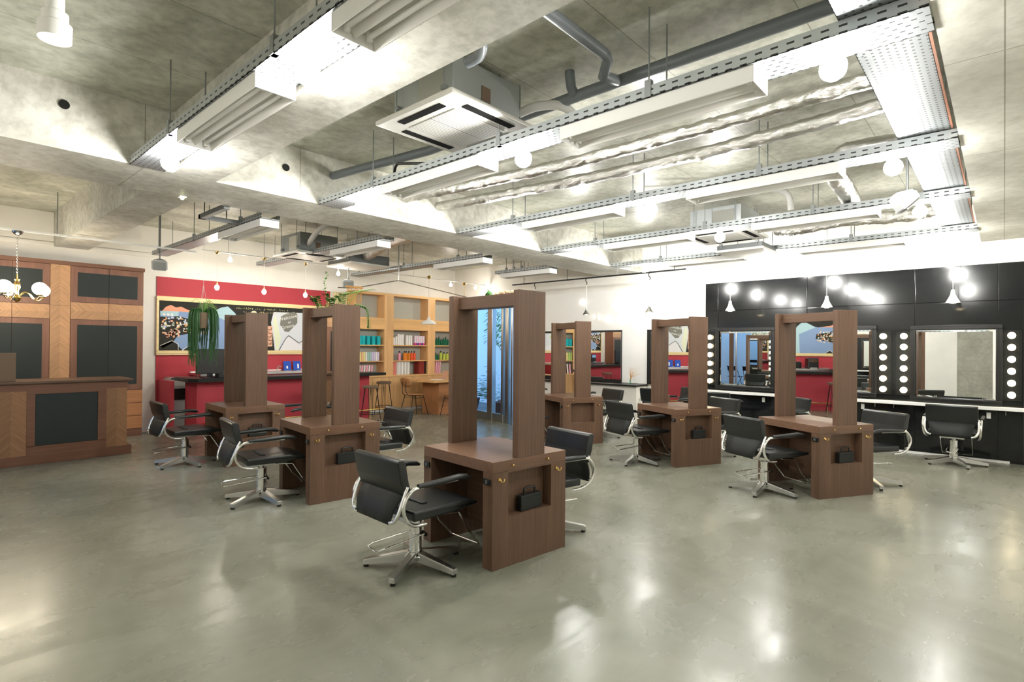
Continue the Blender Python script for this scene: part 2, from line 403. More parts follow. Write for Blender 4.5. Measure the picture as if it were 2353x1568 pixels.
# local x runs along the long side, local y along the short side; mirrored handedness is fine because the station is symmetric
ST_POS = [(2.623, 2.512, 83.9), (2.552, 4.789, 83.2), (2.639, 6.992, 86.3), (6.667, 4.934, 65.5), (6.446, 3.024, 64.1), (6.078, 1.353, 59.9)]
ST_LAB = ['walnut styling station nearest the camera, orchid leaves on its top rail', 'walnut styling station with trailing leafy vines on its top rail, second in the left row',
          'walnut styling station farthest back in the left row, in front of the red bar', 'walnut styling station with an empty niche, farthest of the right row',
          'walnut styling station in the middle of the right row, a black case in its niche', 'walnut styling station nearest the black mirror wall, front of the right row']
proto = make_station(ST_LAB[0])
STN = []
for i, (x, y, a) in enumerate(ST_POS):
    # the corner given is the near front corner; the short side runs to the right of the long side
    a = math.radians(a); d = Vector((math.sin(a), -math.cos(a), 0))
    org = Vector((x, y, 0)) + d * SD
    o = proto if i == 0 else dup(proto, label=ST_LAB[i])
    o.location = org; o.rotation_euler = (0, 0, a)
    o['group'] = 'walnut styling stations'
    STN.append((Vector((x, y, 0)), Vector((math.cos(a), math.sin(a), 0)), d, a))
def tool_case(label):
    t = thing('tool_case', label, 'case', group='black tool cases in the station niches')
    b = MB(); b.box(-.105, .105, -.022, .022, 0, .09, bev=.006); b.build('case_body', 'leatherm', t)
    b = MB(); b.box(-.107, .107, -.024, .024, .084, .108, bev=.006); b.build('lid', 'leatherm', t)
    MB().tube([(-.055, 0, .104), (-.055, 0, .135), (-.045, 0, .15), (.045, 0, .15), (.055, 0, .135), (.055, 0, .104)], .0075, 8, smooth=3).build('handle', 'blackp', t)
    return t
tc = None
for i, lab in ((0, 'small black tool case in the niche of the station nearest the camera'), (1, 'small black tool case in the niche of the station with trailing vines'),
               (2, 'small black tool case in the niche of the station before the red bar'), (4, 'small black tool case in the niche of the middle right-row station'),
               (5, 'small black tool case in the niche of the station by the black wall')):
    Bp, l, d, a = STN[i]
    o = tc if False else (tool_case(lab) if tc is None else dup(tc, label=lab))
    tc = tc or o
    o.location = Bp + d * .385 + l * .05 + Vector((0, 0, .336)); o.rotation_euler = (0, 0, a - PI / 2 + .06)

# ------------------------------------------------------------------ styling chairs
def make_chair(label):
    t = thing('styling_chair', label, 'chair', group='black and chrome styling chairs')
    # seat: front lip slopes down
    def slab(pts_xz, y0, y1, bev, name, m):
        b = MB(); b.poly([(x, y0, z) for x, z in pts_xz], (0, y1 - y0, 0))
        bmesh.ops.recalc_face_normals(b.bm, faces=b.bm.faces)
        bmesh.ops.bevel(b.bm, geom=list(b.bm.edges), offset=bev, segments=3, affect='EDGES', profile=.65)
        return b.build(name, m, t, True, ang=50)
    seat = slab([(-.19, .386), (.14, .386), (.335, .402), (.345, .425), (.20, .452), (-.19, .448)], -.25, .25, .016, 'seat', 'leather')
    B(-.045, .0, -.13, .13, .449, .458, bev=.003).build('seat_flap', 'leatherm', seat)
    slab([(-.262, .56), (-.298, .65), (-.322, .775), (-.308, .79), (-.280, .79), (-.262, .775), (-.240, .65), (-.215, .565)], -.262, .262, .008, 'backrest', 'leather')
    b = MB(); b.grid(lambda u, v: (-.255 - .08 * math.sin(u * 1.75), (-1 + 2 * v) * (.24 - .05 * u) , .59 - .20 * u), 6, 4)
    o = b.build('lower_back', 'leatherm', t); md = o.modifiers.new('s', 'SOLIDIFY'); md.thickness = .014
    for s in (1, -1):
        b = MB(); b.tube([(-.19, s * .29, .618), (-.02, s * .29, .622), (.13, s * .29, .628), (.2, s * .288, .618), (.235, s * .286, .604)], [.017, .02, .021, .02, .01], 10)
        b.build('arm_pad', 'leather', t)
        MB().tube([(.12, s * .29, .612), (-.17, s * .29, .61), (-.245, s * .29, .592), (-.292, s * .29, .53), (-.29, s * .287, .465), (-.25, s * .28, .405), (-.19, s * .265, .372), (-.1, s * .25, .362)], .0125, 10, smooth=4).build('arm_tube', 'chrome', t)
        MB().tube([(-.25, s * .262, .62), (-.275, s * .268, .57), (-.3, s * .268, .51), (-.318, s * .262, .46), (-.33, s * .24, .42), (-.335, s * .2, .405)], .0125, 10, smooth=4).build('back_tube', 'chrome', t)
    B(-.17, .2, -.12, .12, .35, .386, bev=.004).build('seat_plate', 'steel', t)
    m = MB(); m.cyl((0, 0, .06), (0, 0, .3), .044, 24); m.lathe([(.044, .3), (.047, .303), (.047, .312), (.02, .315)], seg=24)
    m.build('column', 'chrome', t); MB().cyl((0, 0, .31), (0, 0, .352), .024, 16).build('piston', 'steel', t)
    MB().lathe([(.07, .055), (.075, .075), (.06, .095), (.044, .105)], seg=24).build('hub', 'chrome', t)
    for k in range(5):
        a = math.radians(-6 + 72 * k); T = Matrix.Rotation(a, 4, 'Z')
        b = MB(); b.T = T
        b.poly([(.03, -.035, .045), (.03, -.035, .092), (.335, -.017, .046), (.335, -.017, .016)], (0, 0, 0)) if False else None
        V = [b._v(p) for p in ((.03, -.036, .04), (.35, -.024, .016), (.35, .024, .016), (.03, .036, .04), (.03, -.032, .105), (.35, -.022, .052), (.35, .022, .052), (.03, .032, .105))]
        for q in ((0, 1, 2, 3), (4, 7, 6, 5), (0, 4, 5, 1), (1, 5, 6, 2), (2, 6, 7, 3), (3, 7, 4, 0)): b.bm.faces.new([V[i] for i in q])
        bmesh.ops.recalc_face_normals(b.bm, faces=b.bm.faces); bmesh.ops.bevel(b.bm, geom=list(b.bm.edges), offset=.006, segments=2, affect='EDGES')
        lg = b.build('base_leg', 'steel', t)
        b = MB(); b.T = T; b.cyl((.33, 0, 0), (.33, 0, .018), .018, 12); b.build('glide', 'blackp', lg)
    MB().tube([(.03, .055, .225), (-.3, .05, .215), (-.335, .03, .2), (-.335, -.03, .19), (-.3, -.05, .19), (.03, -.055, .22)], .006, 8, smooth=2).build('pump_lever', 'chrome', t)
    MB().cyl((.045, -.06, .21), (.045, .06, .235), .012, 10).build('lever_pivot', 'blackm', t)
    MB().tube([(.08, .15, .36), (.22, .16, .352), (.25, .165, .33), (.33, .165, .20), (.35, .165, .18), (.43, .16, .09), (.435, .13, .08), (.435, -.13, .08), (.43, -.16, .09), (.35, -.165, .18), (.33, -.165, .2), (.25, -.165, .33), (.22, -.16, .352), (.08, -.15, .36)], .0075, 8, smooth=2).build('footrest', 'chrome', t)
    return t
CH = [(2.35, 2.97, -2.8, 'black styling chair nearest the camera, drawn up to the front station'),
      (2.331, 5.30, -9, 'black styling chair with its back to us at the vine-topped station'),
      (2.377, 7.564, -1, 'black styling chair nearest the reception desk'),
      (6.423, 3.562, -23.4, 'black styling chair at the left side of the middle right-row station'),
      (6.049, 1.862, -28.2, 'black styling chair at the left side of the station by the black wall'),
      (9.2, .487, -2, 'black styling chair facing the large framed mirror at the far right'),
      (3.50, 2.79, 168, 'black styling chair half hidden on the far side of the front station'),
      (3.476, 5.102, 174.4, 'black styling chair between the vine-topped and front stations, facing us'),
      (7.199, 1.15, 148.7, 'black styling chair right of the station by the black wall'),
      (7.512, 3.041, 157.6, 'black styling chair right of the middle right-row station, its back above the table'),
      (7.745, 5.001, 157.8, 'black styling chair right of the station with the empty niche'),
      (6.40, 5.50, -24.5, 'black styling chair under the station with the empty niche, mostly hidden'),
      (3.73, 7.33, 178, 'black styling chair behind the bar-side station, only its back and arms showing'),
      (8.95, 3.45, 0, 'black styling chair facing the left framed mirror on the black wall'),
      (8.9, 4.45, 2, 'black styling chair in front of the black-edged mirror at the end of the white wall'),
      (8.7, 6.12, 0, 'black styling chair before the wide mirror, its back right of the far station'),
      (8.7, 7.30, 0, 'black styling chair before the wide mirror, seen left of the far station')]
chair = make_chair(CH[0][3])
for i, (x, y, a, lab) in enumerate(CH):
    o = chair if i == 0 else dup(chair, label=lab)
    o.location = (x, y, 0); o.rotation_euler = (0, 0, math.radians(a))

# ------------------------------------------------------------------ ceiling services
TX = [1.24, 2.90, 4.84, 6.60, 8.60]; TW = .25; TZ = 2.95
tshort = ['first', 'second', 'third', 'fourth', 'fifth']
tnames = ['nearest the camera', 'second from the left', 'third from the left', 'fourth from the left', 'fifth from the left, nearest the mirror wall']
def tray(x, y0, y1, z, w, label, rods, name='cable_tray'):
    t = thing(name, label, 'cable tray', (x, y0, z), group='perforated cable trays')
    L = y1 - y0
    B(0, w, 0, L, 0, .003).build('tray_bed', 'tray', t, False)
    for a in (0, w - .003): B(a, a + .003, 0, L, 0, .065).build('side_flange', 'traye', t, False)
    for ry in rods:
        m = MB(); r0 = ry - y0
        for q in (.012, w - .012): m.cyl((q, r0, .0), (q, r0, ZS - z), .005, 8)
        m.box(-.004, .03, r0 - .02, r0 + .02, .0, .1); m.box(w - .03, w + .004, r0 - .02, r0 + .02, .0, .1)
        m.build('hanger_rod', 'rod', t)
    return t
for i, x in enumerate(TX):
    tray(x, .24 if i else .24, 5.31, TZ, TW, 'perforated cable tray ' + tnames[i] + ', under the slab', (1.55, 2.75, 4.35))
def fixture(label, x, y, z, L=1.24, w=.225, g='unlit fluorescent fittings under the cable trays'):
    t = thing('fluorescent_fitting', label, 'ceiling light', (x, y, z), group=g)
    b = MB(); h = .085
    b.box(0, w, 0, L, h - .004, h); b.box(0, .004, 0, L, 0, h); b.box(w - .004, w, 0, L, 0, h); b.box(0, w, 0, .004, 0, h); b.box(0, w, L - .004, L, 0, h)
    b.build('housing', 'whitep', t, False)
    b = MB()  # three-ridge reflector
    pr = [(0.004, .002), (.02, .05), (.055, .062), (.09, .05), (w / 2, .012), (w - .09, .05), (w - .055, .062), (w - .02, .05), (w - .004, .002)]
    for (xa, za), (xb, zb) in zip(pr, pr[1:]): b.poly([(xa, .006, za), (xb, .006, zb), (xb, L - .006, zb), (xa, L - .006, za)])
    b.build('reflector', 'acw', t, False)
    for q in (.055, w - .055):
        MB().cyl((q, .05, .034), (q, L - .05, .034), .013, 12).build('fluorescent_tube', 'tube', t)
        m = MB()
        for yy in (.03, L - .05): m.box(q - .01, q + .01, yy, yy + .02, .012, .056)
        m.build('tube_holder', 'whitep', t, False)
    return t
def ceiling_lamp(label, x, y, z):
    t = thing('ceiling_lamp', label, 'ceiling light', (x, y, z), group='bare white lamps under the cable trays')
    MB().ball((0, 0, 0), .062, 12).build('bulb', 'lampon', t)
    MB().lathe([(.02, .055), (.032, .062), (.034, .095), (0, .095)], seg=14).build('lamp_holder', 'whitep', t)
    return t
fx = None; lp = None
ylab = {2.97: 'towards the long beam', .96: 'nearer the camera'}
for i, x in enumerate(TX):
    for y in (2.97, .96):
        lab = 'unlit fluorescent fitting on the %s cable tray from the left, %s' % (tshort[i], ylab[y])
        loc = (x + .012, y, TZ - .087)
        if fx is None: fx = fixture(lab, *loc)
        else: dup(fx, loc, label=lab)
    for y, pl in ((.62, 'close to the right-hand beam'), (2.6, 'halfway along'), (4.68, 'next to the long beam')):
        if i == 0 and y < 1: continue
        lab = 'glaring bare lamp under the %s cable tray from the left, %s' % (tshort[i], pl)
        loc = (x + .11, y, TZ - .098)
        if lp is None: lp = ceiling_lamp(lab, *loc)
        else: dup(lp, loc, label=lab)
# trunk tray along the right-hand beam
t = thing('trunk_cable_tray', 'wide perforated cable tray running along the right-hand concrete beam', 'cable tray', (1.6, .275, 3.02))
B(0, 7.3, 0, .305, 0, .003).build('tray_bed', 'trunk', t, False)
for a in (0, .302): B(0, 7.3, a, a + .003, 0, .06).build('side_flange', 'trunke', t, False)
B(0, 7.3, -.012, 0, -.002, .012).build('edge_strip', 'copper', t, False)
for i in range(6):
    m = MB(); xx = .45 + i * 1.3
    for q in (.02, .28): m.cyl((xx, q, 0), (xx, q, ZS - 3.02), .005, 8)
    m.build('hanger_rod', 'rod', t)
# trays beyond the long beam
for (x, y0, y1, lab, w) in ((2.74, 6.3, 10.35, 'cable tray over the bar, beyond the long beam, red wall glowing through', .22), (6.3, 6.3, 10.2, 'cable tray over the bookshelves beyond the long beam', .22),
                            (7.95, 6.2, 7.6, 'short cable tray far back above the white wall', .22), (4.35, 6.3, 10.2, 'cable tray behind the back ceiling cassette', .22)):
    tray(x, y0, y1, 2.94, w, lab, (6.9, y1 - .3, (6.9 + y1 - .3) / 2))
for (x, y, lab, L) in ((2.745, 6.35, 'unlit fitting over the reception side, beyond the long beam', 1.24), (4.36, 6.4, 'unlit fitting left of the black ceiling box, beyond the long beam', 1.24),
                       (6.31, 6.3, 'unlit fitting before the bookshelf, beyond the long beam', 1.24), (7.96, 6.22, 'unlit short fitting at the far back near the white wall', 1.24)):
    dup(fx, (x, y, 2.853), label=lab, group='unlit fittings beyond the long beam')
m = MB(); m.box(2.3, 2.36, 6.2, 6.95, 2.94, 2.99); m.box(2.3, 2.9, 6.9, 6.95, 2.94, 2.99); m.cyl((2.33, 6.85, 2.99), (2.33, 6.85, ZS), .006); m.cyl((2.6, 6.93, 2.99), (2.6, 6.93, ZS), .006)
tag(m.build('ceiling_bracket', 'galvd', smooth=False), 'dark L-shaped hanging channel beyond the long beam', 'bracket')

# air conditioning cassettes
def cassette(label, x0, x1, y0, y1, z, body_h, dark=False, ins=.1, bm='galv'):
    t = thing('ceiling_cassette', label, 'air conditioner', ((x0 + x1) / 2, (y0 + y1) / 2, z), group='ceiling air conditioners')
    W, D = (x1 - x0) / 2, (y1 - y0) / 2
    b = MB(); b.box(-W, W, -D, D, 0, .035, bev=.012); pn = b.build('panel', 'acw', t)
    if not dark:
        g = W * .58; h = D * .58
        B(-g, g, -h, h, -.006, .003).build('intake_grille', 'grille', pn, False)
        for s in (-1, 1):
            B(-g * .95, g * .95, s * (D * .79) - .03, s * (D * .79) + .03, -.004, .004).build('air_vent', 'vent', pn, False)
            B(s * (W * .79) - .03, s * (W * .79) + .03, -h * .95, h * .95, -.004, .004).build('air_vent', 'vent', pn, False)
    w, d = W - ins, D - ins
    B(-w, w, -d, d, .036, body_h, bev=.004).build('body', 'galvd' if dark else bm, t)
    if not dark:
        B(-w - .006, -w, -d * .75, d * .1, .07, body_h - .05).build('access_panel', 'steel', t, False)
        B(-w * .2, w * .05, -d - .006, -d, .1, .2).build('access_panel', 'bark', t, False)
    for sx in (-1, 1):
        for sy in (-1, 1):
            m = MB(); m.cyl((sx * (w + .03), sy * d * .8, .06), (sx * (w + .03), sy * d * .8, ZS - z), .005, 8); m.box(sx * (w + .015) - .02, sx * (w + .015) + .02, sy * d * .8 - .02, sy * d * .8 + .02, .09, .12)
            m.build('hanger_rod', 'rod', t)
    return t
cassette('white four-way ceiling cassette with grey box body, hanging in front centre', 2.33, 3.2, 2.62, 3.46, 3.11, .33)
cassette('ceiling cassette behind the long beam, above the bar', 4.1, 4.95, 8.15, 9.0, 2.94, .34, bm='galvm')
cassette('ceiling cassette blown out by the lamps, between the fourth and fifth trays', 7.1, 8.0, 2.42, 3.3, 3.015, .34)
cassette('black square ceiling box with pale underside, above the bar', 5.35, 6.2, 8.65, 9.5, 2.96, .2, True, .02)
cassette('black square ceiling box with pale underside, near the mirror wall', 7.95, 8.62, 2.48, 3.15, 2.88, .1, True, .02)
# ducts and pipes
def pipe(name, lab, cat, pts, r, m, sm=6, seg=14, group=None, jig=0):
    P = [Vector(p) for p in pts]
    if sm: P = catmull(P, sm * (4 if jig else 1))
    b = MB().tube(P, r, seg * (2 if jig else 1))
    if jig:
        from mathutils import noise
        for v in b.bm.verts:
            k = noise.noise(v.co * 9) + .7 * noise.noise(v.co * 26) + .35 * random.uniform(-1, 1)
            v.co += Vector((v.co.x % .013 - .006, v.co.y % .011 - .005, v.co.z % .012 - .006)) * .2 + Vector((noise.noise(v.co * 14), noise.noise(v.co * 14 + Vector((9, 0, 0))), k)) * jig
        bmesh.ops.triangulate(b.bm, faces=b.bm.faces)
    return tag(b.build(name, m, ang=24 if jig else 80), lab, cat, group)
pipe('foil_duct', 'crinkled silver foil duct, the left of the pair', 'duct', [(4.08, .42, 3.2), (4.1, 1.7, 3.18), (4.07, 3, 3.17), (4.02, 4.3, 3.2), (4.0, 5.33, 3.25)], .054, 'foil', 10, 12, 'foil wrapped ducts', .008)
pipe('foil_duct', 'crinkled silver foil duct, the right of the pair', 'duct', [(4.55, .4, 3.2), (4.6, 1.8, 3.17), (4.56, 3, 3.17), (4.53, 4.2, 3.2), (4.52, 5.33, 3.25)], .054, 'foil', 10, 12, 'foil wrapped ducts', .008)
pipe('foil_duct', 'bent silver foil duct behind the third tray, turning back to the wide tray', 'duct', [(5.6, .4, 3.2), (5.5, .95, 3.2), (5.62, 1.12, 3.18), (5.95, 1.2, 3.16), (6.5, 1.22, 3.13), (6.95, 1.25, 3.12)], .09, 'foil', 6, 18, 'foil wrapped ducts', .006)
pipe('foil_duct', 'ragged silver foil duct running to the cassette near the mirror wall', 'duct', [(8.05, .5, 3.12), (7.95, .95, 3.08), (7.9, 1.5, 3.1), (7.95, 2.2, 3.08), (8.0, 2.36, 3.2)], .07, 'foil', 6, 18, 'foil wrapped ducts', .012)
pipe('foil_duct', 'dark silver flexible duct feeding the black ceiling box above the bar', 'duct', [(5.2, 6.3, 3.2), (5.35, 7.4, 3.2), (5.6, 8.4, 3.15), (5.7, 8.8, 3.12)], .1, 'foil', 6, 18, 'foil wrapped ducts', .008)
pipe('drain_pipe', 'long grey plastic drain pipe running along the slab', 'pipe', [(3.33, .3, 3.33), (3.30, 2.3, 3.33), (3.28, 4.0, 3.31), (3.06, 5.33, 3.29)], .042, 'pvc', 0)
pipe('drain_pipe', 'grey plastic pipe crossing the slab and dropping into the long pipe', 'pipe', [(1.9, 1.9, 3.36), (2.95, 1.9, 3.36), (3.0, 1.9, 3.35), (3.02, 1.9, 3.33), (3.05, 1.95, 3.26), (3.3, 1.99, 3.33)], .036, 'pvc', 0)
pipe('drain_pipe', 'short grey plastic stub standing up from the long pipe', 'pipe', [(3.3, 2.35, 3.33), (3.22, 2.33, 3.36), (3.2, 2.33, 3.45), (3.2, 2.33, 3.47)], .036, 'pvc', 0)
pipe('drain_pipe', 'bent grey hose rising from the front ceiling cassette', 'pipe', [(2.46, 2.62, 3.34), (2.46, 2.5, 3.35), (2.36, 2.38, 3.38), (2.22, 2.35, 3.47)], .034, 'pvc', 6)
pipe('insulated_pipe', 'white wrapped pipe leaving the right side of the front cassette', 'pipe', [(3.13, 2.8, 3.26), (3.2, 2.6, 3.3), (3.35, 2.45, 3.28), (3.75, 2.5, 3.16)], .034, 'insul', 6)
pipe('insulated_pipe', 'cream insulated pipe crossing the slab behind the third tray', 'pipe', [(5.9, 3.2, 3.38), (6.6, 2.3, 3.38), (7.0, 1.95, 3.36), (7.1, 1.9, 3.15)], .035, 'insul', 4)
pipe('black_cable', 'black cable looping over the second tray', 'cable', [(2.95, 3.6, 3.02), (2.93, 3.9, 3.08), (2.95, 4.05, 3.1), (3.0, 4.15, 3.0)], .013, 'blackp', 6, 8, 'black cable loops')
pipe('black_cable', 'black cable looping up behind the second tray near its front fitting', 'cable', [(3.12, 1.55, 3.02), (3.2, 1.65, 3.12), (3.3, 1.85, 3.12), (3.3, 2.0, 3.02)], .013, 'blackp', 6, 8, 'black cable loops')
pipe('insulated_pipe', 'wrapped hose at the cassette above the bar', 'pipe', [(4.2, 7.3, 3.3), (4.15, 7.6, 3.2), (4.25, 8.0, 3.12), (4.35, 8.25, 3.1)], .04, 'insul', 6)
# speakers and small lamps on the ceiling
def speaker(label, x, y, z, rz, tilt=.5):
    t = thing('ceiling_speaker', label, 'speaker', (x, y, z), rz, 'wedge shaped ceiling speakers')
    b = MB(); b.T = Matrix.Rotation(tilt, 4, 'Y')
    b.poly([(.09, -.11, -.1), (.09, .11, -.1), (.09, .11, .1), (.09, -.11, .1)]) if False else None
    V = [b._v(p) for p in ((.09, -.11, -.09), (.09, .11, -.09), (.09, .11, .09), (.09, -.11, .09), (-.08, -.05, -.05), (-.08, .05, -.05), (-.08, .05, .05), (-.08, -.05, .05))]
    for q in ((0, 1, 2, 3), (4, 7, 6, 5), (0, 4, 5, 1), (1, 5, 6, 2), (2, 6, 7, 3), (3, 7, 4, 0)): b.bm.faces.new([V[i] for i in q])
    bmesh.ops.recalc_face_normals(b.bm, faces=b.bm.faces); bmesh.ops.bevel(b.bm, geom=list(b.bm.edges), offset=.02, segments=2, affect='EDGES')
    b.build('cabinet', 'acg', t); b = MB(); b.T = Matrix.Rotation(tilt, 4, 'Y'); b.box(.088, .095, -.085, .085, -.065, .065, bev=.003); b.build('speaker_grille', 'galv', t)
    m = MB(); m.cyl((0, 0, .03), (0, 0, ZS - z if ZS - z < .9 else .9), .01, 8); m.box(-.03, .03, -.03, .03, .05, .07); m.build('bracket', 'galvd', t)
    return t
speaker('grey wedge speaker hanging over the reception cabinets', 2.66, 9.65, 2.72, -1.9)
speaker('grey wedge speaker hanging below the wide tray among the lamps', 5.75, .62, 2.78, 2.0)
speaker('round-backed grey speaker hanging near the hanging fringe over the bar', 5.7, 9.3, 2.68, -2.2)
t = thing('ceiling_spotlight', 'white cup-shaped spotlight at the top left, close to the camera', 'ceiling light', (.458, 3.2, 2.88))
MB().lathe([(.062, -.02), (.064, .05), (.05, .06), (.05, .1), (.035, .11), (.035, .17), (.015, .18), (.015, .22)], seg=24).build('shade', 'whitep', t)
MB().ball((0, 0, -.0), .055, 16, rz=.03).build('bulb', 'vanon', t)
MB().tube([(0, 0, .22), (-.02, .01, .3), (0, 0, .42), (0, 0, ZS - 2.88)], .008, 8, smooth=3).build('cord', 'cord', t)
t = thing('emergency_light', 'tiny greenish lamp on the underside of the long beam', 'light', (1.87, 6.1, 2.955))  # glowing dot added to stand for a green lens sparkle
MB().ball((0, 0, -.012), .018).build('bulb', 'led', t); B(-.03, .03, -.03, .03, -.008, .004).build('mount', 'whitep', t, False)
# light rail with chandelier
t = thing('light_rail', 'white hanging rail over the reception desk', 'rail', (0, 9.3, 2.915))
B(X0 + .01, 3.05, -.012, .012, -.012, .012).build('rail', 'whitep', t, False)
for x in (1.38, 2.55): MB().cyl((x, 0, .01), (x, 0, ZS - 2.915), .006, 8).build('hanger_rod', 'rod', t)
t = thing('chandelier', 'brass and timber chandelier with glowing opal globes over the reception desk', 'chandelier', (.99, 9.3, 2.0))
MB().lathe([(0, .88), (.055, .905), (.06, .90), (.045, .87), (.01, .845), (0, .845)], seg=18).build('ceiling_cap', 'chrome', t)
m = MB()
for k in range(24):
    z = .35 + k * .0205; a = (k % 2) * PI / 2
    m.tube([(.008 * math.cos(a) * math.cos(q), .008 * math.sin(a) * math.cos(q), z + .013 * math.sin(q)) for q in [i * PI / 4 for i in range(8)]], .002, 5, close=True)
m.build('chain', 'chrome', t)
MB().lathe([(0, 0), (.012, .004), (.04, .035), (.045, .06), (.028, .075), (.02, .11), (.018, .15), (.035, .19), (.032, .24), (.02, .27), (.03, .29), (.01, .3), (.008, .36)], seg=20).build('turned_stem', 'brass', t)
for k in range(5):
    a = math.radians(-48 + 72 * k); T = Matrix.Rotation(a, 4, 'Z')
    m = MB(); m.T = T; m.tube([(.03, 0, .08), (.09, 0, .13), (.15, 0, .11), (.2, 0, .05), (.25, 0, .04), (.29, 0, .08)], .006, 8, smooth=4); m.lathe([(.008, .08), (.03, .085), (.035, .1), (.02, .1)], cx=.29, seg=12)
    ar = m.build('arm', 'brass', t)
    m = MB(); m.T = T; m.ball((.29, 0, .175), .08, 16); m.build('globe_shade', 'globeon', ar)
# pendants over the bar: brass cap, cord, bare bulb on a white rail
m = MB(); m.box(3.2, 9.6, 9.49, 9.51, 2.985, 3.0)
for x in (3.6, 4.6, 5.6, 6.6, 7.4, 8.6): m.cyl((x, 9.5, 3.0), (x, 9.5, ZS), .005, 8)
tag(m.build('light_rail', 'whitep', smooth=False), 'thin white rail over the bar and work table', 'rail')
def bulb_pendant(label, x, y, zb):
    t = thing('pendant_bulb', label, 'pendant light', (x, y, zb), group='brass-capped bulbs over the bar')
    MB().lathe([(0, .55), (.035, .585), (.03, .56), (.01, .54), (0, .54)], seg=14, cz=.0).build('ceiling_cap', 'brass', t)
    MB().cyl((0, 0, .07), (0, 0, .56), .004, 6).build('cord', 'cord', t)
    MB().cyl((0, 0, .03), (0, 0, .08), .014, 10).build('bulb_socket', 'brass', t)
    MB().ball((0, 0, 0), .034, 14, rz=.045).build('bulb', 'warmon', t); return t
bp = bulb_pendant('bare warm bulb hanging over the bar, leftmost of three', 3.43, 9.5, 2.41)
dup(bp, (4.19, 9.5, 2.40), label='bare warm bulb hanging over the bar, middle of three'); dup(bp, (4.94, 9.5, 2.40), label='bare warm bulb hanging over the bar, rightmost of three')
def spot(label, x, y, z):
    t = thing('rail_spotlight', label, 'spotlight', (x, y, z), group='small spotlights on the white rail')
    MB().cyl((0, 0, .03), (0, 0, 2.985 - z), .007, 8).build('stem', 'whitep', t)
    MB().ball((0, 0, 0), .032, 12).build('bulb', 'spoton', t); MB().lathe([(.02, .02), (.028, .05), (.012, .06)], seg=12).build('cup', 'whitep', t); return t
sp = spot('small round spotlight on the rail over the left part of the bar', 3.64, 9.53, 2.88)
dup(sp, (5.62, 9.53, 2.86), label='small starry spotlight above the hanging fringe'); dup(sp, (8.5, 9.53, 2.90), label='small spotlight over the work table, the left of two'); dup(sp, (9.3, 9.53, 2.90), label='small spotlight over the work table, the right of two')
# dome pendant above the work table
t = thing('dome_pendant', 'white dome pendant lamp above the wooden work table', 'pendant light', (7.83, 9.5, 1.97))
MB().lathe([(.17, 0), (.165, .02), (.14, .055), (.09, .085), (.04, .1), (.025, .14), (.015, .17), (0, .175)], seg=28).build('lamp_shade', 'whitep', t)
MB().cyl((0, 0, .17), (0, 0, 1.05), .005, 6).build('cord', 'cord', t); MB().lathe([(0, 1.0), (.03, 1.015), (.05, 1.06), (.02, 1.08), (0, 1.08)], seg=14).build('ceiling_cap', 'brass', t)
t = thing('capped_pendant', 'small brass ceiling cap with cord, right of the dome pendant', 'pendant light', (8.9, 9.5, 2.6))
MB().lathe([(0, .32), (.03, .335), (.05, .38), (0, .4)], seg=14).build('ceiling_cap', 'brass', t); MB().cyl((0, 0, 0), (0, 0, .34), .006, 6).build('cord', 'brass', t)
# pole with fringe hanging over the bar end
m = MB(); m.tube([(5.0, 8.5, 2.48), (5.35, 8.5, 2.50), (6.27, 8.5, 2.72), (7.4, 8.5, 2.60), (8.4, 8.5, 2.49)], .009, 8); m.cyl((6.27, 8.5, 2.72), (6.27, 8.5, ZS), .014, 10)
tag(m.build('hanging_pole', 'steel'), 'bent metal pole hanging from the ceiling over the bar end', 'pole')
m = MB()
for i in range(26):
    x = 5.18 + i * .012; y = 8.5 + random.uniform(-.01, .01); L = random.uniform(.22, .38)
    m.tube([(x, y, 2.51), (x + random.uniform(-.01, .01), y, 2.51 - L / 2), (x + random.uniform(-.015, .015), y, 2.51 - L)], .0035, 5)
m.box(5.16, 5.5, 8.49, 8.51, 2.495, 2.53)
tag(m.build('knotted_hanging', 'straw'), 'knotted yellow fringe hanging from the bent pole', 'wall hanging')
# black rail with glass pendants in front of the white wall
RX = 8.62
m = MB(); m.box(RX - .012, RX + .012, 3.9, 7.72, 2.775, 2.80)
for y in (4.1, 5.2, 6.3, 7.4): m.cyl((RX, y, 2.8), (RX, y, ZS if y > 6.2 else 2.951 if y < 5.3 else ZB), .006, 8)
tag(m.build('light_rail', 'blackm', smooth=False), 'black light rail before the white mirror wall', 'rail')
def glass_pendant(label, x, y):
    t = thing('glass_pendant', label, 'pendant light', (x, y, 2.10), group='clear pendants on the black rail')
    MB().tube([(0, 0, .68), (0, .02, .66), (0, .012, .62), (0, -.012, .6), (0, 0, .56)], .008, 6, smooth=3).build('hook', 'blackm', t)
    MB().cyl((0, 0, .12), (0, 0, .6), .003, 6).build('cord', 'cord', t)
    MB().cyl((0, 0, .07), (0, 0, .12), .018, 12).build('bulb_socket', 'galv', t)
    MB().lathe([(.075, 0), (.05, .035), (.026, .075), (.02, .09)], seg=20).build('lamp_shade', 'steel', t)
    MB().ball((0, 0, .012), .035, 12, rz=.02).build('bulb', 'vanon', t); return t
gp = glass_pendant('small metal pendant on the black rail, left of the middle right-row station', RX, 5.85)
dup(gp, (RX, 4.55, 2.10), label='small metal pendant on the black rail, above the middle right-row station'); dup(gp, (RX, 7.1, 2.10), label='small metal pendant on the black rail, hidden behind the front station')
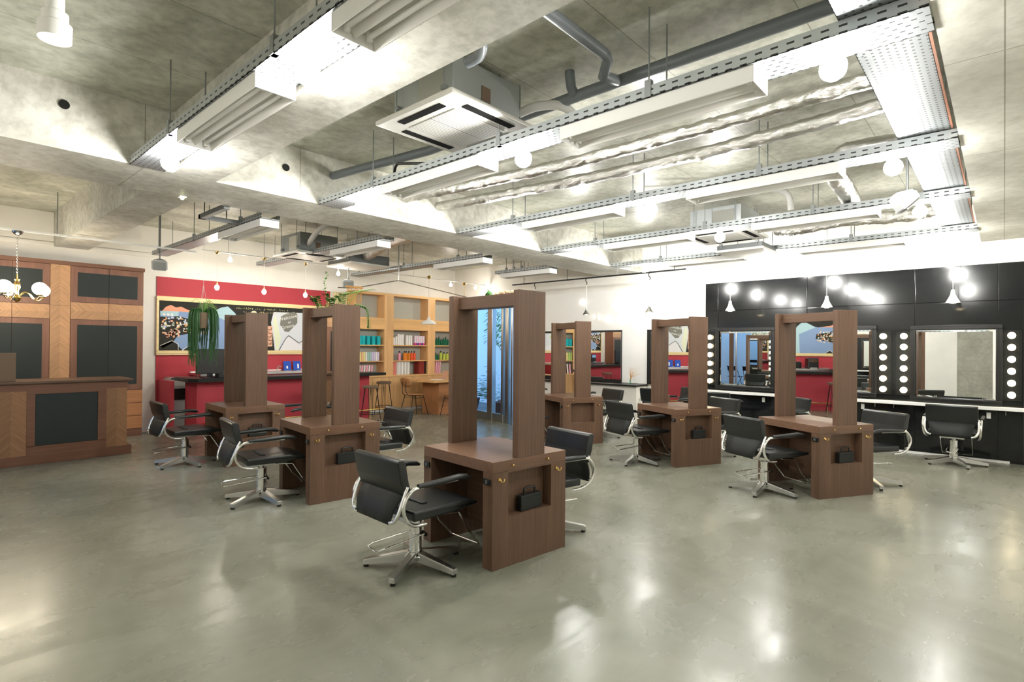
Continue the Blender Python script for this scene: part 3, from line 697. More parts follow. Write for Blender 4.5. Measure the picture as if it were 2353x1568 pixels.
def bell_pendant(label, x, y):
    t = thing('bell_pendant', label, 'pendant light', (x, y, 2.10), group='white bell pendants before the black wall')
    MB().lathe([(.075, 0), (.072, .008), (.045, .06), (.028, .1), (.022, .14), (.02, .16), (0, .165)], seg=24).build('lamp_shade', 'whitep', t)
    MB().cyl((0, 0, .16), (0, 0, ZS - 2.10), .004, 6).build('cord', 'cord', t)
    MB().ball((0, 0, .01), .05, 14, rz=.025).build('bulb', 'vanon', t); return t
bpn = bell_pendant('white bell pendant before the black wall, farthest left', 9.0, 3.313)
dup(bpn, (9.0, 1.922, 2.10), label='white bell pendant before the black wall, middle of three'); dup(bpn, (9.0, .488, 2.10), label='white bell pendant before the black wall, nearest right')

# ------------------------------------------------------------------ reception
t = thing('reception_desk', 'brown reception desk with chevron sides and a charcoal leather front panel', 'reception desk', (0, 8.82, 0))
B(.12, 2.05, .03, .60, .12, .90).build('desk_body', 'brown', t, False)
B(.12, 2.12, .0, .66, 0, .12, bev=.004).build('plinth', 'brownh', t)
B(.12, 2.075, .005, .62, .945, .99).build('top_band', 'brownh', t, False)
B(.12, 2.13, -.04, .68, .99, 1.02, bev=.004).build('desk_top', 'walnuth', t)
B(.12, 2.08, -.0, .62, .90, .948).build('fascia', 'brownh', t, False)
MT['chev1'] = chevron('chevron_veneer_desk_right', (.26, .135, .065), 1.95, 'v'); MT['chev2'] = chevron('chevron_veneer_desk_left', (.26, .135, .065), .90, 'v')
B(1.835, 2.065, .006, .032, .12, .90).build('veneer_strip', 'chev1', t, False); B(.76, 1.04, .006, .032, .12, .90).build('veneer_strip', 'chev2', t, False)
f = MB(); f.box(1.04, 1.835, .002, .032, .12, .225); f.box(1.04, 1.835, .002, .032, .86, .90); f.box(1.04, 1.12, .002, .032, .22, .86); f.box(1.745, 1.835, .002, .032, .22, .86)
f.build('panel_frame', 'brownh', t, False); B(1.12, 1.745, .014, .034, .225, .86, bev=.004).build('leather_panel', 'darkp', t)
tag(B(.55, .945, 8.88, 8.91, 1.021, 1.365, bev=.003).build('desk_screen', 'bark'), 'brown screen board standing on the reception desk', 'desk screen')
# cabinet wall behind, unit by unit
YC = 10.45
def tall_cabinet(label, xs, doors, open_low=True):
    t = thing('tall_cabinet', label, 'cabinet', (0, YC, 0), group='tall cabinets behind reception')
    x0, x1 = xs
    B(x0 + .002, x1 - .002, .022, YW - YC - .002, 0, 2.655).build('carcass', 'brown', t, False)
    for (a, b, z0, z1, fl, frt, frb) in doors:      # fl: frame on left/right side
        g = .003; dm = MB(); dm.box(a + g, b - g, 0, .02, z0 + g, z1 - g); d = dm.build('door', 'brown', t, False)
        fw = .085; pa = a + (fw if 'l' in fl else .002); pb = b - (fw if 'r' in fl else .002)
        B(pa, pb, -.004, .001, z0 + frb, z1 - frt).build('leather_panel', 'darkp', d, False)
    return t
def chev_mat(cx, axis='v', cz=0):
    k = 'chev_%s_%.2f_%.2f' % (axis, cx, cz)
    if k not in MT: MT[k] = chevron('chevron_veneer', (.43, .245, .13), cx, axis, cz)
    return k
t = tall_cabinet('double-door cabinet with charcoal leather panels, at the right end behind reception', (1.715, 2.655),
    [(1.715, 2.19, .75, 1.85, 'l', .08, .09), (2.19, 2.655, .75, 1.85, 'r', .08, .09), (1.715, 2.19, 2.11, 2.655, 'l', .09, .09), (2.19, 2.655, 2.11, 2.655, 'r', .09, .09)])
B(1.718, 2.187, 0, .02, 1.853, 2.107).build('veneer_panel', chev_mat(0, 'h', 1.98), t, False); B(2.193, 2.652, 0, .02, 1.853, 2.107).build('veneer_panel', chev_mat(0, 'h', 1.98), t, False)
for k in range(3): B(1.718, 2.652, -.0, .02, .125 + k * .208, .325 + k * .208).build('drawer', 'oakd', t, False)
B(1.72, 2.65, -.005, .02, 0, .115).build('plinth', 'brownh', t, False)
t = tall_cabinet('double-door cabinet with charcoal leather panels, behind the chandelier', (.60, 1.475),
    [(.60, 1.06, .75, 1.85, 'l', .08, .09), (1.06, 1.475, .75, 1.85, 'r', .08, .09), (.60, 1.06, 2.06, 2.655, 'l', .09, .09), (1.06, 1.475, 2.06, 2.655, 'r', .09, .09)])
B(.603, 1.057, 0, .02, 1.853, 2.057).build('veneer_panel', chev_mat(0, 'h', 1.95), t, False); B(1.063, 1.472, 0, .02, 1.853, 2.057).build('veneer_panel', chev_mat(0, 'h', 1.95), t, False)
t = thing('veneer_pilaster', 'tall chevron veneer strip between the two leather-panelled cabinets', 'cabinet', (0, YC, 0))
B(1.478, 1.712, 0, YW - YC - .002, 0, 2.05).build('veneer_panel', chev_mat(1.595), t, False); B(1.478, 1.712, 0, YW - YC - .002, 2.053, 2.655).build('veneer_panel', chev_mat(1.595), t, False)
t = thing('tall_cabinet', 'plain brown cabinet at the left edge behind the reception desk', 'cabinet', (0, YC, 0), group='tall cabinets behind reception')
B(X0 + .01, .598, .022, YW - YC - .002, 0, 2.655).build('carcass', 'brown', t, False)
for a, b in ((X0 + .01, -.08), (-.08, .598)): B(a + .003, b - .003, 0, .02, .02, 2.65).build('door', 'brown', t, False)
tag(B(X0 + .01, 2.67, YC - .012, YW - .005, 2.657, 2.715, bev=.003).build('cornice', 'brownh'), 'brown cornice board running over the reception cabinets', 'cornice')

# ------------------------------------------------------------------ chalkboard (letters and chalk picture on a flat board)
t = thing('chalkboard', 'wide pale-framed chalkboard with a chalk seaside village and a welcome note', 'chalkboard', (0, YW - .02, 0))
fx0, fx1, fz0, fz1, fw = 2.925, 6.14, 1.297, 2.312, .078
b = MB(); b.box(fx0, fx1, -.035, 0, fz0, fz0 + fw, bev=.006); b.box(fx0, fx1, -.035, 0, fz1 - fw, fz1, bev=.006)
b.box(fx0, fx0 + .035, -.034, 0, fz0 + fw, fz1 - fw); b.box(fx1 - .035, fx1, -.034, 0, fz0 + fw, fz1 - fw)
b.box(fx0 - .005, fx1 + .005, -.042, 0, fz0 + .028, fz0 + .045, bev=.003); b.box(fx0 - .005, fx1 + .005, -.042, 0, fz1 - .045, fz1 - .028, bev=.003)
b.build('frame', 'pine', t)
B(fx0 + .03, fx1 - .03, -.012, 0, fz0 + .07, fz1 - .07).build('board', flat('blackboard', (.03, .03, .027)), t, False)
def chalk(name, col, polys, lay):
    b = MB()
    for p in polys: b.poly([(x, -.0125 - lay * .0006, z) for x, z in p])
    o = b.build(name, flat('chalk_%d_%d_%d' % tuple(int(c * 99) for c in col), col), t, False); return o
def rect(x, z, w, h): return [(x, z), (x + w, z), (x + w, z + h), (x, z + h)]
bx, bz = fx0 + .037, fz0 + .08    # lower-left of the picture
chalk('chalk_sea', (.22, .32, .52), [[(bx + .02, bz + .68), (bx + .75, bz + .68), (bx + 1.05, bz + .74), (bx + 1.3, bz + .5), (bx + 1.2, bz), (bx + .38, bz), (bx + .22, bz + .15), (bx + .3, bz + .27), (bx + .5, bz + .32), (bx + .75, bz + .4), (bx + .55, bz + .55), (bx + .02, bz + .58)]], 1)
chalk('chalk_sky', (.38, .55, .62), [[(bx + .8, bz + .68), (bx + 1.0, bz + .79), (bx + 1.12, bz + .82), (bx + 1.25, bz + .7), (bx + 1.36, bz + .5), (bx + 1.3, bz), (bx + 1.18, bz), (bx + 1.2, bz + .5)], [(bx + .02, bz + .68), (bx + .3, bz + .68), (bx + .3, bz + .6), (bx + .02, bz + .6)]], 2)
chalk('chalk_hills', (.72, .33, .22), [[(bx + .05, bz + .68), (bx + .1, bz + .75), (bx + .18, bz + .79), (bx + .26, bz + .75), (bx + .34, bz + .77), (bx + .44, bz + .72), (bx + .62, bz + .69), (bx + .72, bz + .68)]], 2)
chalk('chalk_land', (.035, .035, .03), [[(bx, bz + .56), (bx + .3, bz + .6), (bx + .52, bz + .54), (bx + .78, bz + .5), (bx + .8, bz + .38), (bx + .5, bz + .3), (bx + .28, bz + .26), (bx + .22, bz + .14), (bx, bz + .0)], [(bx + .02, bz + .08), (bx + .2, bz + .17), (bx + .3, bz + .1), (bx + .12, bz)], [(bx + .38, bz), (bx + .46, bz + .07), (bx + .56, bz)]], 3)
rs = random.Random(3)
cols = {(.75, .73, .68): [], (.74, .38, .26): [], (.55, .62, .5): [], (.5, .56, .75): [], (.78, .45, .2): [], (.03, .03, .03): []}
for k in range(150):
    x = bx + rs.uniform(.02, .76); z = bz + rs.uniform(.27, .56) - .12 * (abs(x - bx - .3) < .3) * 0
    c = rs.choice(list(cols)); w_, h_ = rs.uniform(.015, .045), rs.uniform(.015, .04)
    if c == (.03, .03, .03): w_, h_ = .012, .022
    cols[c].append(rect(x, z, w_, h_) if rs.random() < .6 else [(x + w_ * .5 * (1 + math.cos(q)), z + h_ * .8 * math.sin(q)) for q in [PI * i / 6 for i in range(7)]])
for k in range(26): cols[(.74, .38, .26)].append(rect(bx + rs.uniform(.08, .3), bz + rs.uniform(.22, .34), .03, .04))
for i, (c, p) in enumerate(cols.items()): chalk('chalk_village_pattern', c, p, 4 + i)
for k, x in enumerate((.06, .12, .18)): chalk('chalk_arches', (.75, .75, .72), [[(bx + x + .02 + .022 * math.cos(q), bz + .6 + .045 * math.sin(q)) for q in [PI * i / 8 for i in range(9)]]], 4)
def line(name, col, pts, wd, lay=12):
    b = MB()
    for (xa, za), (xb, zb) in zip(pts, pts[1:]):
        d = Vector((xb - xa, 0, zb - za)); n = Vector((-d.z, 0, d.x)).normalized() * wd / 2
        A = Vector((xa, -.0125 - lay * .0006, za)); C = Vector((xb, -.0125 - lay * .0006, zb)); b.poly([A - n, C - n, C + n, A + n])
    return b.build(name, flat('chalk_%d_%d_%d' % tuple(int(c * 99) for c in col), col), t, False)
line('chalk_roofs', (.8, .78, .72), [(bx + .02, bz + .08), (bx + .2, bz + .17), (bx + .3, bz + .11), (bx + .3, bz + .01)], .008)
line('chalk_roofs', (.8, .78, .72), [(bx + .36, bz), (bx + .46, bz + .08), (bx + .58, bz)], .008)
# white chapel column, tree and figure
chalk('chalk_column', (.7, .7, .62), [[(bx + 1.42, bz + .02), (bx + 1.40, bz + .42), (bx + 1.34, bz + .46), (bx + 1.4, bz + .5), (bx + 1.42, bz + .6), (bx + 1.5, bz + .64), (bx + 1.62, bz + .6), (bx + 1.62, bz + .02)]], 3)
chalk('chalk_blossom', (.72, .74, .6), [[(bx + 1.5 + x + .05 * math.cos(q), bz + .68 + z + .035 * math.sin(q)) for q in [2 * PI * i / 8 for i in range(8)]] for x, z in ((0, 0), (.08, .02), (.16, -.01), (.24, .0), (.1, .05))], 4)
chalk('chalk_figure', (.62, .66, .72), [[(bx + 2.01, bz), (bx + 1.97, bz + .3), (bx + 1.93, bz + .55), (bx + 1.98, bz + .76), (bx + 3.1, bz + .78), (bx + 3.13, bz)]], 2)
chalk('chalk_path', (.68, .72, .55), [[(bx + 2.03, bz + .02), (bx + 1.99, bz + .3), (bx + 1.97, bz + .6), (bx + 2.03, bz + .7), (bx + 2.09, bz + .4), (bx + 2.13, bz + .25), (bx + 2.09, bz + .02)]], 3)
chalk('chalk_hill', (.72, .72, .76), [[(bx + 2.13, bz), (bx + 2.23, bz + .24), (bx + 2.29, bz + .3), (bx + 2.51, bz + .16), (bx + 2.63, bz + .24), (bx + 3.13, bz + .1), (bx + 3.13, bz)]], 3)
line('chalk_hill_edge', (.03, .03, .03), [(bx + 2.09, bz), (bx + 2.23, bz + .24), (bx + 2.29, bz + .3), (bx + 2.51, bz + .15), (bx + 2.65, bz + .24)], .012)
hc = (bx + 2.27, bz + .54)
chalk('chalk_heart', (.2, .2, .18), [[(hc[0] - .16, hc[1] - .03), (hc[0] - .14, hc[1] + .14), (hc[0] - .03, hc[1] + .2), (hc[0] + .13, hc[1] + .25), (hc[0] + .2, hc[1] + .2), (hc[0] + .2, hc[1] + .02), (hc[0] + .02, hc[1] - .17), (hc[0] - .06, hc[1] - .16)]], 4)
chalk('chalk_leaves', (.45, .55, .22), [[(bx + 2.61 + x, bz + .4 + z), (bx + 2.66 + x, bz + .46 + z), (bx + 2.72 + x, bz + .41 + z), (bx + 2.66 + x, bz + .37 + z)] for x, z in ((0, 0), (.07, -.04), (.1, .05), (.03, .1), (.14, .0), (.12, .14))], 5)
chalk('chalk_maze', (.7, .4, .28), [rect(bx + 1.85, bz + .08, .11, .40)], 4)
for k in range(5): chalk('chalk_maze_lines', (.03, .03, .03), [rect(bx + 1.865 + (.02 if k % 2 else 0), bz + .12 + k * .07, .075, .012), rect(bx + 1.885 if k % 2 else bx + 1.93, bz + .12 + k * .07, .01, .05)], 5)
def text(body, x, z, size, col, rot=0, par=None, lay=13, name='chalk_lettering', y=None, rz=0):
    cu = bpy.data.curves.new(name, 'FONT'); cu.body = body; cu.size = size; cu.align_x = 'CENTER'; cu.align_y = 'CENTER'; cu.extrude = .0003
    o = bpy.data.objects.new(name, cu); COL.objects.link(o)
    cu.materials.append(flat('chalk_%d_%d_%d' % tuple(int(c * 99) for c in col), col))
    o.location = (x, -.0125 - lay * .0006 if y is None else y, z); o.rotation_euler = (PI / 2, rot, rz)
    bpy.context.view_layer.update()
    me = bpy.data.meshes.new_from_object(o.evaluated_get(bpy.context.evaluated_depsgraph_get())); q = bpy.data.objects.new(name, me); q.matrix_world = o.matrix_world; COL.objects.link(q); bpy.data.objects.remove(o)
    if par: q.parent = par; q.location = (x, -.0125 - lay * .0006 if y is None else y, z); q.rotation_euler = (PI / 2, rot, rz)
    return q
for body, dx, dz, s in (('Welcome', 0, .12, .1), ('to', .03, .03, .07), ('Greece', 0, -.06, .09)): text(body, hc[0] + dx, hc[1] + dz, s, (.75, .75, .72), -.25, t)
b = MB()      # two rows of small unreadable chalk marks
for z0, xa, xb in ((.80, 1.27, 2.3), (.735, 1.4, 2.35)):
    x = bx + xa
    while x < bx + xb:
        for q in range(rs.choice((2, 3, 3))):
            A = (x + rs.uniform(0, .02), bz + z0 + rs.uniform(-.02, .02)); C = (x + rs.uniform(0, .025), bz + z0 + rs.uniform(-.02, .02))
            d = Vector((C[0] - A[0], 0, C[1] - A[1])); 
            if d.length < .01: continue
            n = Vector((-d.z, 0, d.x)).normalized() * .003; a = Vector((A[0], -.0205, A[1])); c = Vector((C[0], -.0205, C[1])); b.poly([a - n, c - n, c + n, a + n])
        x += rs.choice((.032, .036, .036, .06))
b.build('chalk_marks', flat('chalk_ochre', (.62, .56, .3)), t, False)

# ------------------------------------------------------------------ bar
t = thing('bar_counter', 'red bar with a thick black top, in front of the chalkboard', 'bar counter', (0, 0, 0))
B(3.2, 6.42, 9.66, 9.86, 0, .885).build('bar_front', 'red', t, False)
B(3.2, 3.3, 9.86, 10.2, 0, .885).build('bar_end', 'red', t, False)
b = MB(); b.poly([(3.14, 9.42, .885), (6.66, 9.42, .885), (6.66, 9.95, .885), (3.4, 9.95, .885), (3.4, 10.25, .885), (3.05, 10.25, .885), (3.05, 9.6, .885)], (0, 0, .055))
b.build('bar_top', flat('black_stone', (.018, .02, .018), .35), t, False)
t = thing('foot_rail', 'brass foot rail along the foot of the bar', 'rail', (0, 9.45, .2))
MB().tube([(3.3, .21, 0), (3.3, 0, 0), (6.6, 0, 0), (6.6, .21, .0)], .016, 8).build('rail', 'brass', t)
for x in (3.9, 5.1, 6.3): MB().tube([(x, 0, 0), (x, .0, -.2)], .012, 8).build('post', 'brass', t)
t = thing('sink_counter', 'stainless sink counter against the red wall', 'counter', (0, 0, 0))
B(3.45, 6.1, 10.25, 10.77, .94, .985).build('worktop', 'steel', t, False); B(3.47, 6.08, 10.3, 10.77, 0, .94).build('base_cabinet', 'red', t, False)
B(3.45, 6.1, 10.755, 10.775, .985, 1.0).build('upstand', 'steel', t, False)
t = thing('faucet', 'small chrome tap on the stainless sink counter', 'tap', (4.93, 10.55, .985))
MB().cyl((0, 0, 0), (0, 0, .07), .014, 12).build('tap_body', 'chrome', t); MB().tube([(0, 0, .06), (.02, -.06, .085), (.03, -.11, .07)], .008, 8, smooth=3).build('spout', 'chrome', t); MB().cyl((0, 0, .075), (.05, .0, .095), .007, 8).build('tap_lever', 'chrome', t)
for k, (x, lab) in enumerate(((5.2, 'blue card leaning on the red wall, the left of two'), (5.4, 'blue card leaning on the red wall, the right of two'))):
    c = thing('blue_card', lab, 'card', (x, 10.69, .986), group='two blue cards on the sink counter')
    b = MB(); b.T = Matrix.Rotation(-.18, 4, 'X'); b.box(-.075, .075, -.003, .003, 0, .18); b.build('card', flat('blue_card', (.03, .09, .45)), c, False)
    b = MB(); b.T = Matrix.Rotation(-.18, 4, 'X'); b.box(-.02 + k * .03, .01 + k * .03, -.005, -.003, .03, .08 + .04 * k); b.build('print', 'whitep', c, False)
t = thing('computer_monitor', 'black monitor and base on the left end of the bar', 'monitor', (3.42, 9.75, .941))
B(-.2, .22, -.02, .02, .06, .47, bev=.008).build('screen', 'blackp', t); B(-.12, .18, -.1, .1, 0, .012, bev=.003).build('stand_base', 'blackp', t); B(-.03, .05, .0, .03, .01, .2).build('stand_neck', 'blackp', t, False)
tag(B(3.47, 3.78, 9.5, 9.66, .941, 1.01, bev=.01).build('black_tray', 'blackp'), 'black box tray lying before the monitor on the bar', 'tray')
t = thing('coffee_machine', 'black glossy coffee machine on the bar, mirrored in the right-row station', 'coffee machine', (3.93, 10.5, .986))
B(-.13, .13, -.12, .12, 0, .27, bev=.03).build('machine_body', 'blackp', t); B(-.11, .11, -.125, -.118, .16, .24).build('control_panel', 'chrome', t, False); B(-.08, .08, -.16, -.12, 0, .03).build('drip_tray', 'steel', t, False)
t = thing('kettle', 'small black canister pot beside the coffee machine', 'pot', (4.25, 10.5, .986)); MB().lathe([(0, 0), (.07, 0), (.075, .02), (.075, .15), (.05, .17), (0, .175)], seg=20).build('pot_body', 'blackp', t); MB().ball((0, 0, .185), .014).build('lid_knob', 'chrome', t)
t = thing('drinks_fridge', 'narrow steel water cooler with a dark hatch, left of the bar', 'water cooler', (3.16, 10.35, 0))
B(-.14, .22, -.02, .35, 0.03, .90, bev=.01).build('cooler_body', 'acg', t); B(-.1, .18, -.03, -.018, .55, .74).build('hatch', 'blackp', t, False); B(-.14, .22, -.03, .35, .9, .93, bev=.005).build('cooler_top', 'steel', t); B(-.12, .2, -.0, .33, 0, .03).build('feet', 'blackp', t, False)
tag(B(2.955, 3.01, 10.1, 10.77, 0, .88).build('low_partition', 'red', smooth=False), 'low red partition left of the water cooler', 'partition')
def bar_stool(label, x, y, seatm='bark', legm='blackm', rz=0):
    t = thing('bar_stool', label, 'stool', (x, y, 0), rz, 'wire-legged bar stools')
    MB().lathe([(0, .66), (.15, .66), (.16, .67), (.16, .70), (.15, .71), (0, .712)], seg=24).build('seat', seatm, t)
    for k in range(4):
        a = PI / 4 + k * PI / 2; c, s = math.cos(a), math.sin(a)
        m = MB(); m.tube([(c * .11 - s * .02, s * .11 + c * .02, .66), (c * .2, s * .2, 0.006), (c * .11 + s * .02, s * .11 - c * .02, .66)], .0065, 6); m.build('leg', legm, t)
    m = MB(); m.tube([(math.cos(a) * .175, math.sin(a) * .175, .17) for a in [2 * PI * i / 16 + PI / 4 for i in range(16)]], .006, 6, close=True); m.build('foot_ring', legm, t); return t
bs = bar_stool('dark-seated bar stool beyond the right end of the bar', 7.05, 10.05)
dup(bs, (6.12, 9.15, 0), label='bar stool with copper-toned legs before the right end of the bar'); dup(bs, (4.95, 9.2, 0), label='bar stool seen between the two back stations'); dup(bs, (3.85, 9.1, 0), label='bar stool hidden behind the back station, seen in a mirror')

# curtain between bar and shelves
m = MB(); m.grid(lambda u, v: (6.22 + .33 * u * (1 - .35 * math.exp(-((v - .45) / .12) ** 2)) + .03 * math.exp(-((v - .45) / .12) ** 2), 10.74 + .022 * math.sin(u * 38), .0 + 2.64 * v), 60, 24)
c = m.build('curtain', 'curtain', ang=80); c.modifiers.new('s', 'SOLIDIFY').thickness = .004
tag(c, 'cream tied curtain between the red wall and the shelves', 'curtain')

# ------------------------------------------------------------------ bookshelf wall
YS = 10.46
t = thing('wall_shelf', 'built-in light oak shelving with grey backs', 'shelf', (0, YS, 0))
xs = [(6.57, 6.60), (7.34, 7.59), (8.60, 8.83), (9.62, 9.76)]
for a, b_ in xs: B(a, b_, 0, .33, 0, 2.68).build('upright', 'oak', t, False)
B(6.57, 9.76, -.002, .33, 2.63, 2.685).build('top_board', 'oakx', t, False)
B(6.60, 9.62, .30, .33, .8, 2.63).build('back_panel', 'greyback', t, False)
for a, b_ in ((6.60, 7.34), (7.59, 8.60), (8.83, 9.62)):
    B(a, b_, .0, .30, 1.855, 2.115).build('cross_band', 'oakx', t, False)
    for z in (1.505, 1.145): B(a, b_, .004, .30, z - .022, z).build('shelf_board', 'oakx', t, False)
B(6.57, 9.76, -.02, .30, .775, .81).build('counter_board', 'oakx', t, False)
for k in range(7):
    a = 6.60 + k * .431; B(a + .003, a + .428, -.012, .0, .05, .77).build('door', 'oak', t, False)
B(6.6, 9.6, .0, .02, 0, .045).build('plinth', 'whitep', t, False)
ORD = ['leftmost', 'second', 'third', 'fourth', 'fifth', 'sixth', 'seventh', 'eighth', 'ninth', 'tenth', 'eleventh', 'twelfth']
cnt = {}
def ordl(lab, grp):
    if not grp: return lab
    k = cnt.get(grp, 0); cnt[grp] = k + 1
    return lab + (', leftmost one' if k == 0 else ', %s from left' % ORD[k])
def item_box(name, lab, cat, grp, x, z, w_, d, h, m, tilt=0, par=None, cap=None):
    o = B(-w_ / 2, w_ / 2, -d / 2, d / 2, 0, h).build(name, m, None, False); o.location = (x, YS + .04 + d / 2, z + .001); o.rotation_euler = (0, tilt, 0)
    tag(o, ordl(lab, grp), cat, grp)
    return o
turq = flat('turquoise_box', (.02, .42, .47)); turqd = flat('turquoise_box_deep', (.02, .34, .4))
pb = item_box('product_box', 'turquoise product box on the left bay top shelf', 'box', 'turquoise boxes', 6.66, 1.505, .075, .14, .195, turq)
for i, x in enumerate((6.745, 6.83, 6.955, 7.09, 7.225)):
    o = pb.copy(); COL.objects.link(o); o.location.x = x; o['label'] = ordl('turquoise product box on the left bay top shelf', 'turquoise boxes')
for i in range(15):
    x = 7.64 + i * .062; hgt = (.17, .2, .25, .24, .25, .0, .23, .23, .23, .0, .225, .225, .22, .22, .22)[i]
    if not hgt: continue
    mm = flat('white_tube', (.78, .77, .75)) if i < 10 else flat('lilac_tube', (.72, .6, .68))
    o = item_box('product_carton', 'slim white carton on the middle bay top shelf' if i < 10 else 'slim carton with coloured foot on the middle bay top shelf', 'carton', 'white cartons' if i < 10 else 'colour-footed cartons', x, 1.505, .05, .08, hgt, mm)
    if i >= 10: B(-.0255, .0255, -.041, .0, .0, .05).build('coloured_foot', flat('foot_%d' % (i % 2), ((.6, .05, .25), (.12, .05, .35))[i % 2]), o, False)
def bottle(lab, grp, x, z, r, h, m, cap, y=YS + .1):
    o = MB().lathe([(0, 0), (r, 0), (r, h * .68), (r * .45, h * .8), (r * .4, h * .84), (0, h * .84)], seg=12).build('bottle', m); o.location = (x, y, z + .001)
    tag(o, ordl(lab, lab), 'bottle', grp); MB().lathe([(r * .45, h * .8), (r * .45, h), (0, h)], seg=10).build('cap', cap, o); return o
amber = flat('amber_bottle', (.62, .2, .02), .25); orange = flat('orange_bottle', (.7, .1, .03), .3); pink = flat('pink_bottle', (.75, .3, .4), .4)
for i, (x, mm) in enumerate(((7.83, pink), (7.98, amber), (8.03, amber), (8.11, amber), (8.19, orange), (8.27, orange))):
    bottle(('pink bottle at the left of the middle shelf' if mm is pink else 'amber bottle on the middle bay middle shelf' if mm is amber else 'orange-red bottle on the middle bay middle shelf'), 'bottles in the middle bay', x, 1.145, .036, .22, mm, 'blackp')
greend = flat('dark_green_bottle', (.01, .12, .06), .3); yg = flat('yellow_green_bottle', (.45, .55, .08), .3)
for i in range(8): bottle('dark green bottle on the right bay top shelf', 'dark green bottles', 8.89 + i * .075, 1.505, .033, .16 + .03 * (i % 3), greend, 'blackp')
for i in range(3): bottle('dark green bottle on the right bay middle shelf', 'green bottles below', 8.88 + i * .06, 1.145, .03, .2 - .03 * i, greend, 'blackp')
for i in range(3): bottle('yellow-green bottle on the right bay middle shelf', 'yellow-green bottles', 9.1 + i * .11, 1.145, .038, .22 if i == 0 else .19, yg, 'blackp')
pal = [flat('pastel_0', (.5, .68, .2)), flat('pastel_1', (.78, .7, .3)), flat('pastel_2', (.8, .5, .3)), flat('pastel_3', (.78, .76, .72)), flat('pastel_4', (.35, .55, .5)), flat('pastel_5', (.62, .55, .78))]
pn = ['lime', 'yellow', 'peach', 'cream', 'sea-green', 'lilac']
for i in range(12):
    k = (0, 0, 1, 2, 1, 3, 4, 4, 5, 5, 3, 5)[i]
    o = item_box('product_tube', pn[k] + ' tube on the left bay middle shelf', 'tube', pn[k] + ' tubes', 6.64 + i * .052, 1.145, .042, .07, .2, pal[k])
for i in range(7): item_box('magazine', 'leaning booklet on the left bay lowest shelf', 'booklet', 'leaning booklets', 6.66 + i * .062, .81, .035, .2, .24, flat('booklet_%d' % (i % 2), ((.8, .42, .5), (.8, .76, .74))[i % 2]), .08)
for i in range(10): item_box('book', 'white binder with %s spine on the middle bay lowest shelf' % (('a red' if i in (0, 1) else 'a grey' if i % 2 else 'a plain')), 'binder', 'white binders %d' % (0 if i in (0, 1) else 1 + i % 2), 7.64 + i * .047, .81, .038, .22, .30, flat('binder_%d' % (0 if i in (0, 1) else 1 + i % 2), ((.75, .25, .2), (.6, .6, .58), (.82, .8, .77))[0 if i in (0, 1) else 1 + i % 2]), .02)
item_box('book', 'dark red folder standing at the right of the lowest middle shelf', 'folder', None, 8.45, .81, .16, .2, .31, flat('dark_red', (.25, .04, .03))); item_box('book', 'black folder beside the dark red folder', 'folder', None, 8.565, .81, .035, .22, .32, 'blackp')
for i in range(3): item_box('magazine', 'pink leaning booklet on the right bay lowest shelf', 'booklet', 'right bay booklets', 8.9 + i * .06, .81, .035, .2, .3, flat('booklet_0', (.8, .42, .5)), .06)

# ------------------------------------------------------------------ work table and chairs
t = thing('work_table', 'light wooden work table with a solid block base, before the shelves', 'table', (0, 0, 0))
B(7.58, 9.3, 9.0, 10.12, .70, .74, bev=.004).build('table_top', 'oakx', t); B(7.84, 9.1, 9.15, 9.7, 0, .70).build('base_block', 'oakd', t, False)
tb = thing('tablet_computer', 'tablet on a small stand on the wooden work table', 'tablet', (8.2, 9.4, .741)); b = MB(); b.T = Matrix.Rotation(.3, 4, 'Y'); b.box(-.006, .006, -.09, .09, 0, .2, bev=.003); b.build('tablet', flat('copper_case', (.6, .35, .25), .3), tb); B(-.05, .05, -.06, .06, 0, .008).build('stand', 'steel', tb, False)
tag(B(7.85, 8.1, 9.3, 9.48, .741, .75).build('notepad', 'whitep', smooth=False), 'white papers lying before the tablet', 'paper')
def shell_chair(label, x, y, rz):
    t = thing('wooden_chair', label, 'chair', (x, y, 0), rz, 'plywood chairs with black wire legs')
    m = MB(); m.grid(lambda u, v: (-.2 + .4 * u, (-.19 + .38 * v) * (1 - .25 * abs(2 * u - 1) ** 3), .45 + .015 * (2 * v - 1) ** 2 + .02 * (u - .5) ** 2), 10, 10); o = m.build('seat', 'grasswood', t); o.modifiers.new('s', 'SOLIDIFY').thickness = .012
    m = MB(); m.grid(lambda u, v: (-.24 - .05 * u + .04 * (2 * v - 1) ** 2, (-.18 + .36 * v) * math.sqrt(max(.06, 1 - (1.9 * u - .95) ** 4)), .62 + .2 * u), 10, 10); o = m.build('backrest', 'grasswood', t); o.modifiers.new('s', 'SOLIDIFY').thickness = .012
    for s in (1, -1): MB().tube([(-.26, s * .06, .75), (-.265, s * .06, .56), (-.24, s * .07, .48), (-.16, s * .09, .435), (.1, s * .1, .435)], .007, 6, smooth=3).build('back_rod', 'blackm', t)
    for sx in (1, -1):
        for sy in (1, -1): MB().cyl((sx * .14, sy * .13, .44), (sx * .23, sy * .2, 0), .008, 6).build('leg', 'blackm', t)
    for sy in (1, -1): MB().cyl((-.15, sy * .14, .38), (.15, sy * .14, .38), .005, 6).build('stretcher', 'blackm', t)
    return t
sc = shell_chair('plywood chair with black wire legs, left of the work table', 7.38, 9.42, 0); dup(sc, (7.95, 8.78, 0), 1.4, label='plywood chair with black wire legs, half hidden at the front of the work table')

